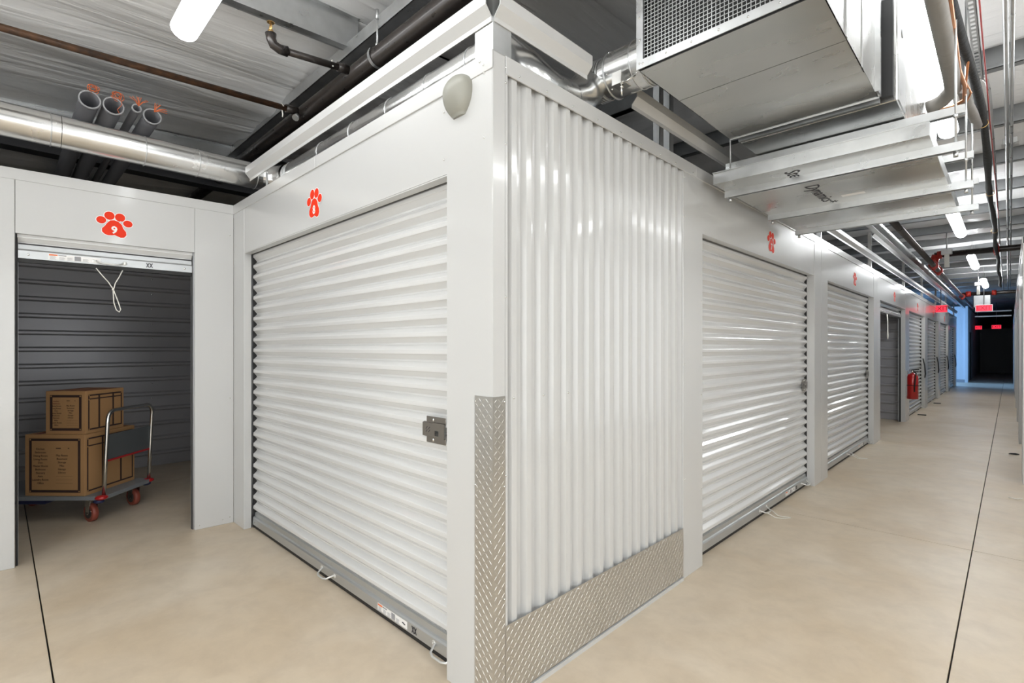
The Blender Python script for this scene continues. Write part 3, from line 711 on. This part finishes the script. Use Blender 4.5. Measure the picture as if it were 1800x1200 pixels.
for i, y in enumerate(rows):
    strut(.075, 1.25, y, 2.384, 'galvanized strut channel under the drain pan, %s of the three' % nm[i])
    strut(.07, 1.25, y+.03, 2.574, 'galvanized strut channel carrying the air handler, %s of the three' % nm[i])
    r = MB(); 
    for xx in (1.215,): r.cyl((xx, y+.012, 2.36), (xx, y+.012, 3.55), .0055, 8); r.cyl((xx, y+.012, 2.36), (xx, y+.012, 2.384), .011, 6); r.cyl((xx, y+.012, 2.556), (xx, y+.012, 2.574), .011, 6)
    tag(r.build('threaded_rod', M['galv']), 'thin threaded rod hanging the right end of the %s strut pair' % nm[i], 'rod')
    r = MB(); r.cyl((.10, y+.012, 2.36), (.10, y+.012, 3.5), .0055, 8); r.cyl((.10, y+.012, 2.36), (.10, y+.012, 2.384), .011, 6)
    tag(r.build('threaded_rod', M['galv']), 'thin threaded rod hanging the wall end of the %s strut pair' % nm[i], 'rod')

# ------------------------------------------------------------------ lamps
def lamp(axis, c, z, a0, a1, label, m='tube'):
    t = thing('strip_light', label, 'light', group=None)
    r = .068
    pr = [(c+r*math.cos(a), z+.9*r*math.sin(a)) for a in [PI*.75+PI*1.5*k/16 for k in range(17)]]
    p = MB(); p.prism(pr, axis, a0+.03, a1-.03, True); 
    # rounded ends
    o = p.build('lens', M[m], t); fix_normals(o)
    for e, sg in ((a0+.03, -1), (a1-.03, 1)):
        q = MB(); cc = (e, c, z) if axis == 'x' else (c, e, z)
        q.ball(cc, .025 if axis == 'x' else r, r if axis == 'x' else .025, .9*r, 14, 8)
        q.build('end_cap', M[m], t)
    h = MB()
    if axis == 'x': h.box(a0, a1, c-.045, c+.045, z+.045, z+.075)
    else: h.box(c-.045, c+.045, a0, a1, z+.045, z+.075)
    h.build('housing', M['lampbody'], t)
    for q in (a0+.25, a1-.25):
        w_ = MB(); w_.cyl((q, c, z+.03) if axis == 'x' else (c, q, z+.03), (q, c, z+.6) if axis == 'x' else (c, q, z+.55), .003, 6)
        w_.build('hanger_wire', M['galv'], t)
    return t
lamp('x', -.59, 3.20, -1.95, .15, 'lit strip light at the upper left, crossing the near aisle', 'tubes')
lamp('x', -.59, 3.20, 1.9, 4.0, 'added unseen strip light beyond the right edge of the near aisle', 'tuben')  # this and the next two are out of view, added for brightness
lamp('x', -2.9, 3.20, -1.6, .5, 'added fill strip light behind the camera', 'tuben')
lamp('x', -2.9, 3.20, 2.2, 4.3, 'added fill strip light behind the camera at the right', 'tuben')
lamp('y', 1.040, 3.22, 1.15, 4.30, 'big lit strip light right beside the air handler', 'tubeac')
lamp('y', .86, 3.20, 7.3, 9.35, 'lit corridor strip light just past the drain pan')
lamp('y', .86, 3.20, 12.15, 13.9, 'lit corridor strip light behind the cross pipe')
lamp('y', .90, 3.20, 17.0, 18.9, 'smallest lit corridor strip light, nearest the exit sign')
lamp('x', 4.3, 3.20, 1.9, 3.9, 'added unseen strip light in the side aisle', 'tuben')  # unseen light added as extra fill
lamp('y', 2.3, 3.20, .6, 2.6, 'added unseen strip light in the side aisle nearest the corridor', 'tuben')  # out of view, added to lift the corridor ceiling

# ------------------------------------------------------------------ pipes
mp_ = thing('sprinkler_main', 'thick black sprinkler main above the number 8 wall', 'pipe')
MB().cyl((-6.5, .37, 3.255), (.10, .37, 3.255), .057, 24).build('pipe', M['pipe'], mp_)
hg = MB(); pts = [(-1.47, .37+.066*math.cos(a), 3.255+.066*math.sin(a)) for a in [math.radians(100-k*15) for k in range(0, 24)]]
vs = []; 
for q in pts: vs += [(q[0]-.013, q[1], q[2]), (q[0]+.013, q[1], q[2])]
hg.add(vs, [(2*i, 2*i+1, 2*i+3, 2*i+2) for i in range(len(pts)-1)])
hg.tube([(-1.47, .37, 3.32), (-1.47, .37, 3.56)], .006, 8); hg.ball((-1.47, .37, 3.335), .014); hg.cyl((-1.47, .37, 3.50), (-1.47, .37, 3.56), .011, 8)
hg.build('hanger', M['galv'], mp_)
br1 = thing('sprinkler_branch', 'long thin rusty branch pipe crossing the upper left ceiling', 'pipe')
MB().cyl((-2.568, .32, 3.252), (-2.568, -4.3, 3.03), .0215, 14).build('pipe', M['rust'], br1)
MB().cyl((-2.568, .315, 3.252), (-2.568, .225, 3.248), .031, 14).build('coupling', M['pipe'], br1)
MB().tube([(-2.545+.0, .20, 3.248), (-2.568, .19, 3.275), (-2.592, .20, 3.25), (-2.568, .20, 3.22), (-2.56, .20, 3.19), (-2.565, .20, 3.17)], .005, 6).build('thread_tape', M['cord'], br1)
ss = MB(); ss.tube([(-2.535, .30, 3.205), (-2.520, .28, 3.175)], [.02, .026], 10)
ss.build('plug', M['galv'], br1)
ar = thing('upright_sprinkler', 'upright brass sprinkler on a short black elbow arm', 'sprinkler')
MB().tube([(-1.75, .32, 3.262), (-1.75, -.12, 3.214)], .0215, 14).build('arm_pipe', M['pipe'], ar)
MB().cyl((-1.75, .315, 3.262), (-1.75, .24, 3.255), .030, 14).build('coupling', M['pipe'], ar)
MB().tube([(-1.75, .205, 3.285), (-1.765, .20, 3.25), (-1.73, .20, 3.235)], .005, 6).build('thread_tape', M['cord'], ar)
MB().tube([(-1.75, -.085, 3.218), (-1.75, -.13, 3.213), (-1.75, -.165, 3.225), (-1.75, -.18, 3.255), (-1.75, -.182, 3.285)], [.031, .028, .028, .028, .032], 14).build('elbow', M['pipe'], ar)
h_ = MB(); h_.cyl((-1.75, -.182, 3.285), (-1.75, -.182, 3.302), .017, 10)
for s in (-1, 1): h_.tube([(-1.75+s*.013, -.182, 3.30), (-1.75+s*.016, -.182, 3.325), (-1.75+s*.004, -.182, 3.35)], .004, 6)
h_.cyl((-1.75, -.182, 3.30), (-1.75, -.182, 3.345), .005, 6)
for k in range(12):
    a = k*PI/6; h_.box(-1.75+.017*math.cos(a)-.004, -1.75+.017*math.cos(a)+.004, -.182+.017*math.sin(a)-.004, -.182+.017*math.sin(a)+.004, 3.350, 3.353)
h_.cyl((-1.75, -.182, 3.350), (-1.75, -.182, 3.3535), .018, 12)
h_.build('brass_head', M['brass'], ar)

cg = 'grey conduits with orange strings over the left duct'
for i, (yy, r, px) in enumerate(((-.897, .056, 'leftmost wide'), (-.770, .056, 'second wide'), (-.640, .026, 'thin'), (-.548, .052, 'rightmost wide'))):
    t = thing('conduit_stub', '%s grey conduit stub with orange pull string, above the round duct' % px, 'conduit', group=cg)
    zc = 3.070 if r > .03 else 3.098
    MB().pipe((-3.0, yy, zc), (-7.5, yy, zc), r, r-.006, 24).build('tube', M['pvc'], t)
    MB().pipe((-2.996, yy, zc), (-3.02, yy, zc), r+.004, r-.004, 24).build('rim', M['pvcl'], t)
    st = MB()
    for q in range(5 if i < 2 else 7):
        if i < 2:
            R = random.uniform(.018, .032); c0 = Vector((-2.99+random.uniform(-.02, .02), yy+.02+random.uniform(-.01, .01), zc+r+.02+random.uniform(-.01, .012)))
            pts = [c0+Vector((math.sin(a*1.3)*.015, R*math.cos(a+q), R*math.sin(a+q)*.9)) for a in [k_*.5 for k_ in range(13)]]
        else:
            a = random.uniform(-.3, 1.6) if i == 3 else random.uniform(0.1, 3.0)
            c0 = Vector((-3.0, yy+.01, zc+r*.7)); pts = [c0, c0+Vector((.02, .03*math.cos(a), .02*math.sin(a)+.01)), c0+Vector((.03, .075*math.cos(a), .05*math.sin(a)+.005))]
        st.tube(pts, .0022, 5)
    if i == 1: st.tube([(-2.99, yy+.03, zc+.075), (-2.985, yy+.045, zc+.02), (-2.995, yy+.02, zc-.02), (-3.0, yy+.035, zc-.05)], .002, 5)
    st.build('pull_string', M['orange'], t, stuff=True)
# a rack rod under the conduits
tag(MB().cyl((-3.28, -1.4, 3.0), (-3.28, .2, 3.0), .012, 8).build('support_rod', M['galvd']), 'thin rod carrying the grey conduit stubs', 'rod')

# corridor pipe rack
t = thing('sprinkler_main', 'dark sprinkler main running along the corridor with red couplings', 'pipe')
MB().cyl((.36, 3.9, 2.99), (.36, 26, 2.99), .042, 16).build('pipe', M['pipe'], t)
for y in (11.3, 12.2, 19.5):
    mb = MB(); mb.cyl((.36, y-.06, 2.99), (.36, y+.06, 2.99), .075, 14); mb.ball((.36, y, 3.06), .035); mb.ball((.36, y, 2.92), .035)
    mb.build('red_coupling', M['redcoup'], t)
stag(MB().box(.16, .22, 3.9, 24, 2.88, 3.02).build('trim_11', M['galv']), 'galvanized girder strip beside the corridor sprinkler main', 'beam')
t = thing('sprinkler_cross_main', 'black pipe crossing the corridor ceiling with red coupling', 'pipe')
MB().cyl((.36, 11.45, 3.20), (2.6, 11.45, 3.20), .055, 16).build('pipe', M['pipe'], t)
mb = MB(); mb.cyl((.86, 11.45, 3.20), (.94, 11.45, 3.20), .075, 14); mb.ball((.90, 11.45, 3.29), .03); mb.ball((.90, 11.45, 3.11), .03)
mb.build('red_coupling', M['redcoup'], t); t.children[-1].location = (.33, 0, 0)
mb = MB(); mb.cyl((.33, 11.45, 3.0), (.39, 11.45, 3.2), .07, 12); mb.cyl((.40, 11.45, 3.2), (.48, 11.45, 3.2), .075, 14); mb.build('red_elbow', M['redcoup'], t)
t = thing('sprinkler_cross_pipe', 'second black pipe crossing the far corridor ceiling', 'pipe')
MB().cyl((.36, 19.5, 3.05), (2.6, 19.5, 3.05), .055, 14).build('pipe', M['pipe'], t)
MB().cyl((1.02, 19.5, 3.05), (1.12, 19.5, 3.05), .08, 12).build('red_coupling', M['redcoup'], t)
MB().cyl((.44, 19.5, 3.05), (.56, 19.5, 3.05), .085, 12).build('red_coupling', M['redcoup'], t)
# hanging white sensors
for (x, y, z, lb) in ((.56, 11.2, 3.16, 'white boxed sensor on a short stem hanging before the cross pipe'), (.80, 17.2, 3.08, 'farther white boxed sensor hanging near the exit sign')):
    t = thing('ceiling_sensor', lb, 'sensor')
    MB().bbox(x-.08, x+.08, y-.05, y+.05, z, z+.09, .008).build('housing', M['lampbody'], t)
    MB().bbox(x-.035, x+.035, y-.03, y+.03, z-.24, z, .006).build('stem', M['cord'], t)
    MB().cyl((x, y, z+.09), (x, y, 3.72), .008, 8).build('rod', M['galv'], t)

# refrigerant lines and conduits at right
t = thing('refrigerant_line', 'beige foam wrapped pipe bending towards the air handler', 'pipe')
MB().tube([(1.165, -3.0, 3.02), (1.165, 1.6, 3.02), (1.165, 2.6, 3.0), (1.16, 2.80, 2.995), (1.10, 2.92, 2.985), (1.06, 2.935, 2.975), (1.022, 2.94, 2.97)], .042, 16).build('foam_sleeve', M['foam'], t)
MB().tube([(1.215, -3.0, 3.02), (1.21, 1.8, 3.02), (1.20, 2.55, 3.0), (1.215, 2.75, 2.98), (1.205, 2.95, 2.965), (1.15, 3.0, 2.96), (1.02, 3.0, 2.955)], .011, 10).build('copper_pipe', M['copper'], t)
MB().tube([(1.24, 2.6, 3.08), (1.215, 2.85, 3.03), (1.235, 2.95, 3.0), (1.20, 3.03, 2.95), (1.10, 3.02, 2.94), (1.02, 3.03, 2.93)], .006, 8).build('copper_pipe', M['copper'], t)
t = thing('insulated_line', 'long black foam insulated line sagging along the corridor ceiling', 'pipe')
pts = []
for k in range(47):
    y = -1+k*.42; pts.append((1.262+.010*math.sin(y*1.7)-.0025*max(0, y-3)-.055*max(0, 3-y), y, 3.10+.025*math.sin(y*2.1)+.012*math.sin(y*5.3)))
MB().tube(pts, [.026+.004*math.sin(k*1.9) for k in range(47)], 10).build('foam_sleeve', M['hose'], t)
rings(t, [(1.262-.0025*max(0, y-3), y, 3.10) for y in (3.9, 6.3, 8.8)], 'y', .033, .003, 'tie_band', 'brass')
MB().tube([(1.30, 1.5+.5*k, 3.13+.01*math.sin(k*2.3)) for k in range(14)], .004, 6).build('red_wire', M['redcoup'], t)
t = thing('insulated_line', 'pale foam sleeve drooping beside the black insulated line', 'pipe')
MB().tube([(1.20, 2.9, 3.02), (1.21, 3.1, 2.99), (1.225, 3.4, 3.02), (1.235, 3.8, 3.06)], .030, 12).build('foam_sleeve', M['foam'], t)
def conduit(pts, r, label):
    return tag(MB().tube(pts, r, 12).build('conduit', M['galv']), label, 'conduit')
conduit([(1.392, -3, 3.30), (1.392, 3, 3.30), (1.385, 7.5, 3.30), (1.36, 22, 3.30)], .014, 'straight steel conduit nearest the right edge overhead')
conduit([(1.425, -3, 3.315), (1.42, 4, 3.31), (1.41, 22, 3.31)], .010, 'thin second steel conduit beside the straight one')
conduit([(1.268, 3.63, 3.34), (1.288, 3.68, 3.33), (1.298, 3.80, 3.305), (1.300, 4.2, 3.29), (1.296, 6, 3.29), (1.28, 10, 3.29), (1.25, 22, 3.29)], .012, 'steel conduit with a bend running down the corridor ceiling')
t = thing('slotted_angle', 'perforated galvanized slotted angle hanging over the right side', 'angle')
def sl(mb, y0, y1, x0, x1, z):
    mb.box(x0, x0+.010, y0, y1, z, z+.003); mb.box(x1-.012, x1, y0, y1, z, z+.003); y = y0
    while y < y1:
        mb.box(x0+.010, x1-.012, y, y+.022, z, z+.003); y += .052
mb = MB(); sl(mb, -1.0, 3.62, 1.232, 1.275, 3.32); mb.box(1.272, 1.275, -1, 3.62, 3.32, 3.36); mb.build('slotted_leg', M['galv'], t)
t = thing('smoke_detector', 'round white ceiling detector between air handler and strip light', 'detector')
MB().cyl((.93, 3.25, 3.40), (.93, 3.25, 3.46), .055, 20).build('base', M['lampbody'], t); MB().ball((.93, 3.25, 3.40), .05, .05, .03, 18, 8).build('cover', M['lampbody'], t)
t = thing('junction_box', 'galvanized junction box on the conduit at the right', 'junction box')
MB().bbox(1.36, 1.46, 5.35, 5.46, 3.33, 3.38, .003).build('box', M['galv'], t)
MB().box(1.35, 1.47, 5.34, 5.47, 3.325, 3.33).build('cover_plate', M['galv'], t)

# ------------------------------------------------------------------ exit signs
def exit_sign(x, y, z, wd, label, rz=0, letters=True, s=1.0):
    t = thing('exit_sign', label, 'exit sign', (x, y, z), rz)
    MB().bbox(-wd/2, wd/2, 0, .04, -.10*s, .10*s, .006).build('housing', M['lampbody'], t)
    MB().box(-wd/2+.014, wd/2-.014, -.003, 0, -.088*s, .088*s).build('lit_face', M['exit'], t)
    if letters: text('lettering', 'EXIT', .17*s, M['exitl'], t, (0, -.0045, 0), sx=.92, bold=.002)
    MB().cyl((0, .02, .10*s), (0, .02, 3.75-z), .01, 8).build('stem', M['galvd'], t)
    return t
exit_sign(.86, 19.0, 2.575, .38, 'lit red EXIT sign hanging over the corridor, largest and clearest')
exit_sign(.10, 16.2, 2.44, .28, 'lit red exit sign close to the left corridor wall')
exit_sign(.24, 33.0, 2.42, .36, 'small red exit light deep in the dark corridor, left one')
exit_sign(.93, 33.0, 2.44, .36, 'small red exit light deep in the dark corridor, right one')
tag(MB().bbox(.62, 1.0, 19.3, 19.5, 2.62, 2.98, .01).build('return_grille_box', M['galvd']), 'grey sheet metal box above the EXIT sign', 'duct box')
for k, (z, y) in enumerate(((2.90, 27.5), (2.70, 27.6))):
    tag(MB().box(.35, 1.45, y, y+.05, z, z+.05).build('ceiling_rail', M['galv']), '%s pale rail across the dark corridor end' % ('upper' if k == 0 else 'lower'), 'rail')
stag(MB().box(.175, 1.49, 38.0, 38.05, 0, 2.5).build('wall_far_door', M['beam']), 'dim ribbed door at the far dark end', 'wall')

# fire extinguisher
t = thing('fire_extinguisher', 'red fire extinguisher on the pillar by the open corridor unit', 'fire extinguisher', (0, 0, 0))
ex, ey = .10, 10.76
MB().tube([(ex, ey, .44), (ex, ey, .445), (ex, ey, .86), (ex, ey, .90), (ex, ey, .93)], [.07, .088, .088, .07, .03], 20).build('cylinder', M['extred'], t)
q = MB(); q.cyl((ex, ey, .93), (ex, ey, .98), .02, 10); q.build('valve', M['chrome'], t)
q = MB(); q.tube([(ex-.02, ey, .985), (ex+.10, ey-.02, 1.0)], .010, 8); q.tube([(ex-.02, ey, .965), (ex+.09, ey-.02, .955)], .008, 8); q.build('lever', M['black'], t)
q = MB(); q.tube([(ex+.02, ey-.02, .96), (ex+.06, ey-.08, .93), (ex+.05, ey-.10, .82), (ex+.04, ey-.10, .66), (ex+.04, ey-.10, .58)], .012, 8); q.build('hose', M['black'], t)
MB().box(.0, .03, ey-.04, ey+.04, .50, .97).build('wall_bracket', M['galvd'], t)
q = MB(); q.tube([(ex+.091*math.cos(a), ey+.091*math.sin(a), .70) for a in [k*2*PI/20 for k in range(20)]], .006, 5, True, True); q.build('strap', M['black'], t)

# ------------------------------------------------------------------ wall sensor
t = thing('wall_sensor', 'beige grey shield-shaped wall light over the number 8 door jamb', 'wall light', (-.200, 0, 2.43))
vs = []; nz, na = 16, 14; rows_ = []
def half_w(v):   # v from 0 top to 1 bottom
    if v < .42: return .080*math.sqrt(max(0, 1-((.42-v)/.42)**2.6))
    return .080-(.080-.036)*((v-.42)/.58)**2.2
for i in range(nz+1):
    v = i/nz; z = .082-.164*v; hw = half_w(v); dpt = .062*math.sin(PI*min(1, (v+.03)/1.05))**.45*(1-.25*v) if 0 < i else .0
    if i == nz: dpt = .012; 
    for k in range(na+1):
        a = PI*k/na; vs.append((-hw*math.cos(a), -dpt*math.sin(a)**.7, z))
fs = [(i*(na+1)+k, (i+1)*(na+1)+k, (i+1)*(na+1)+k+1, i*(na+1)+k+1) for i in range(nz) for k in range(na)]
m_ = MB(); m_.add(vs, fs, True); m_.f.append(tuple(nz*(na+1)+k for k in range(na+1))); m_.sm.append(False); m_.build('shell', M['sensor'], t)
MB().box(-.05, .05, -.004, 0, -.045, .060).build('back_plate', M['sensor'], t)

# ------------------------------------------------------------------ paw decals
def paw(num, loc, rz, label, s=1.0):
    t = thing('paw_sticker', label, 'sticker', loc, rz, 'red paw number stickers on the door headers')
    toes = [(-.072, .028, .027, .025, .1), (-.027, .064, .029, .029, 0), (.032, .060, .029, .029, 0), (.076, .022, .027, .024, -.1)]
    pad = [(-.052, -.068), (-.035, -.074), (-.012, -.072), (0, -.067), (.012, -.072), (.035, -.082), (.055, -.078), (.068, -.060), (.066, -.038), (.050, -.016), (.042, .010), (.022, .030), (0, .036), (-.022, .032), (-.040, .012), (-.052, -.010), (-.068, -.030), (-.068, -.052)]
    o = MB(); 
    for i_, q in enumerate(toes): o.ell(q[0]*s, q[1]*s, (q[2]+.004)*s, (q[3]+.004)*s, q[4], -.0013-.0001*i_, .0003)
    o.poly([(x*s*1.05, (z+.02)*s*1.07-.02*s) for x, z in pad], -.0012, .0008); o.build('white_outline', M['decalw'], t)
    o = MB()
    for i_, q in enumerate(toes): o.ell(q[0]*s, q[1]*s, q[2]*s, q[3]*s, q[4], -.0019-.0001*i_, .0006)
    o.poly([(x*s, z*s) for x, z in pad], -.0018, .0006)
    o.build('paw', M['red'], t)
    o = MB()
    for q in ((-.034, .026), (.0, .040), (.036, .028)): o.poly([(q[0]*s-.006*s, q[1]*s), (q[0]*s+.006*s, q[1]*s), (q[0]*s, q[1]*s+.009*s)], -.0022, .0003)
    o.build('white_gap', M['decalw'], t)
    text('digit', num, .070*s, M['decalw'], t, (0, -.0030, -.035*s), bold=.0022*s, ext=.0003)
    return t
p9 = l9(-.757, -.0005, 0)
# number 9 on the left wall (header face sits 3 mm back)
paw('9', l9(-.757, .0025, 2.262), A9, 'red paw sticker numbered 9 over the open doorway')
paw('8', (-1.565, .0025, 2.262), 0, 'red paw sticker numbered 8 over the wide closed door')
paw('7', (-.0025, 3.172, 2.272), PI/2, 'red paw sticker numbered 7 on the nearest corridor header')
paw('6', (-.0025, 6.34, 2.272), PI/2, 'red paw sticker on the second corridor header')
paw('5', (-.0025, 9.45, 2.272), PI/2, 'red paw sticker above the open corridor unit')
paw('4', (-.0025, 12.5, 2.272), PI/2, 'red paw sticker above the fire extinguisher door')
paw('3', (-.0025, 15.6, 2.272), PI/2, 'red paw sticker partly behind the left exit sign')
paw('2', (-.0025, 18.7, 2.272), PI/2, 'farthest red paw sticker on the corridor headers')

# ------------------------------------------------------------------ platform trolley and boxes (inside unit 9)
CF = Vector((-.7017, .7125, 0)); CR = Vector((.7125, .7017, 0))
TA = math.radians(44.566)       # local x = image right, local y = away from camera
tr = thing('platform_trolley', 'grey platform trolley with chrome push handle and red wheels', 'trolley', (-3.735, -.742, 0), TA+math.radians(1.5))
# deck: from local x -0.95..0, y 0..0.56 ; near right corner at origin
dk = MB(); L_, W_ = 1.10, .58; c_ = .05
outl = [(-L_+c_, 0), (-c_, 0), (0, c_), (0, W_-c_), (-c_, W_), (-L_+c_, W_), (-L_, W_-c_), (-L_, c_)]
dk.prism(outl, 'z', .188, .218); fix_normals(dk.build('deck', M['deck'], tr))
for (x, y) in ((-.03, .02), (-.03, W_-.02)):
    b_ = MB(); b_.ball((x, y, .205), .045, .045, .020, 16, 8); o = b_.build('corner_bumper', M['redplast'], tr); o['label'] = 'red corner bumper'
    MB().ball((x-.02, y, .175), .04, .035, .018, 12, 6).build('corner_pad', M['navy'], tr)
MB().box(-.72, -.48, .03, .30, .152, .188).build('underframe', M['navy'], tr)
hd = MB(); hx = -.02; y0_, y1_ = .03, .55; zt = .895
pts = [(hx, y0_, .20), (hx+.015, y0_, .5), (hx+.03, y0_, .80)]+[(hx+.032, y0_+.07-.07*math.cos(a), .82+.075*math.sin(a)) for a in [i*PI/2/5 for i in range(1, 6)]]
pts += [(hx+.032, y1_-.07+.07*math.sin(a), .82+.075*math.cos(a)) for a in [i*PI/2/5 for i in range(0, 6)]]+[(hx+.03, y1_, .80), (hx+.015, y1_, .5), (hx, y1_, .20)]
hd.tube(pts, .0145, 14); hd.build('push_handle', M['cartsteel'], tr)
MB().bbox(hx+.006, hx+.016, y0_+.012, y1_-.012, .50, .70, .003).build('handle_panel', M['panelgrey'], tr)
MB().box(hx+.004, hx+.018, y0_+.012, y1_-.012, .485, .50).build('panel_edge', M['redplast'], tr)
wl = MB()
for (x, y, rot) in ((-.15, .07, .45), (-.12, .50, .45), (-.99, .08, 0), (-.99, .50, 0)):
    c = Vector((x, y, .072)); ax = Vector((math.sin(rot), math.cos(rot), 0)); tv = Vector((math.cos(rot), -math.sin(rot), 0))
    w2 = MB(); w2.tube([c-ax*.022, c-ax*.018, c+ax*.018, c+ax*.022], [.062, .072, .072, .062], 24); cs = w2.build('wheel', M['wheel'], tr); cs['label'] = 'dark red wheel'
    w3 = MB(); w3.tube([c-ax*.024, c+ax*.024], .045, 18); w3.tube([c-ax*.032, c+ax*.032], .010, 8); w3.build('hub', M['hub'], cs)
    f_ = MB()
    for s in (-1, 1):
        b0 = c+ax*s*.030
        P_ = [b0-tv*.030+Vector((0, 0, .075))*1.35, b0+tv*.045+Vector((0, 0, .075))*1.35, b0+tv*.02-Vector((0, 0, .012)), b0-tv*.018-Vector((0, 0, .012))]
        f_.add(P_+[p_+ax*.004 for p_ in P_], [(0, 1, 2, 3), (7, 6, 5, 4), (0, 4, 5, 1), (1, 5, 6, 2), (2, 6, 7, 3), (3, 7, 4, 0)])
    f_.cyl(c+Vector((0, 0, .098)), c+Vector((0, 0, .117)), .035, 14)
    fix_normals(f_.build('caster_fork', M['cartsteel'], tr))
def carton(label, loc, rz, wx, wy, h, rows1, rows2):
    t = thing('cardboard_box', label, 'box', loc, rz, 'moving boxes on the trolley')
    MB().bbox(-wx, 0, 0, wy, 0, h, .002).build('carton', M['card'], t)
    fl_ = MB(); fl_.box(-wx+.002, -.002, .002, wy/2-.002, h, h+.003); fl_.box(-wx+.002, -.002, wy/2+.002, wy-.002, h, h+.003); fl_.build('top_flap', M['card'], t)
    tp_ = MB()
    for a in (-wx*.85, -wx*.5, -wx*.15): tp_.box(a-.03, a+.03, .02, wy-.02, h+.003, h+.0036)
    tp_.build('top_print', M['redink'], t)
    b = MB(); e = .035; tt_ = .020
    def frm(f, u0, u1, v0, v1, t_):
        b_ = [(u0, u1, v0, v0+t_), (u0, u1, v1-t_, v1), (u0, u0+t_, v0+t_, v1-t_), (u1-t_, u1, v0+t_, v1-t_)]
        for q in b_: f(*q)
    front = lambda a, c, d, g2: b.box(a, c, -.0012, -.0002, d, g2)
    side = lambda a, c, d, g2: b.box(.0002, .0012, a, c, d, g2)
    frm(front, -wx+e, -e, e*.8, h-e*.8, tt_)
    frm(side, e*.6, wy-e*.6, e*.8, h-e*.8, tt_*.6)
    for u in (.33, .70): b.box(.0002, .0012, wy*u-.008, wy*u+.008, e*.8, h-e*.8)
    b.box(.0002, .0012, e*.6, wy-e*.6, h*.80, h*.80+.010)
    b.build('strap_print', M['cardink'], t)
    d_ = MB()
    for (x, z) in ((-wx+e+.01, e*.8+.01), (-e-.01, e*.8+.01), (-wx+e+.01, h-e*.8-.01), (-e-.01, h-e*.8-.01)): d_.ball((x, -.0016, z), .006, .0012, .006, 8, 5)
    for (y, z) in ((e*.6+.007, e*.8+.007), (e*.6+.007, h-e*.8-.007), (e*.6+.007, h*.80), (wy-e*.6-.007, h-e*.8-.007)): d_.ball((.0016, y, z), .0012, .006, .006, 8, 5)
    d_.build('rivet_print', M['card'], t, stuff=True)
    sz = h*.045
    for i, wd_ in enumerate(rows1): text('room_list', wd_, sz, M['redink'] if i < 2 and h < .4 else M['cardink'], t, (-wx*.74, -.0010, h*(.77-i*.056)), ext=.0003)
    for i, wd_ in enumerate(rows2):
        if wd_: text('room_list', wd_, sz, M['cardink'], t, (-wx*.38, -.0010, h*(.665-i*.056)), ext=.0003)
    ln = MB()
    for i in range(len(rows2), len(rows2)+3): ln.box(-wx*.48, -wx*.20, -.0010, -.0004, h*(.665-i*.056)-.004, h*(.665-i*.056)-.003)
    ln.box(-wx*.48, -wx*.40, -.0010, -.0004, h*.775, h*.79); ln.box(-wx*.28, -wx*.26, -.0010, -.0004, h*.775, h*.79)
    ln.build('write_on_line', M['cardink'], t, stuff=True)
    return t
R1 = ['Kitchen', 'Bathroom', 'Dining Room', 'Living Room', 'Den', 'Master Room', 'Bedroom', 'Nursery', 'Attic', 'Laundry Room', 'Office']
R2 = ['Play Room', 'Basement', 'Storage', 'Misc', 'Garage', 'Library']
carton('large brown moving box on the trolley deck, lower of the two', (-3.849, -0.845, .2185), TA+math.radians(-1), .485, .52, .487, R1, R2)
carton('smaller brown moving box stacked on top of the large one', (-3.869, -0.836, .7095), TA+math.radians(-.5), .325, .39, .342, R1, R2)

# a small black clip on the floor at the right edge
tag(MB().tube([(1.40, 8.0, .01), (1.46, 7.98, .012), (1.49, 8.03, .01), (1.46, 8.07, .012), (1.41, 8.05, .01)], .007, 6, closed=True).build('strap_loop', M['black']), 'small black strap loop on the floor at the right edge', 'strap')
tag(MB().tube([(1.40, 5.30, .005), (1.46, 5.28, .006), (1.49, 5.33, .005)], .004, 6).build('cord_piece', M['cord']), 'short white cord lying on the floor by the right edge', 'cord')
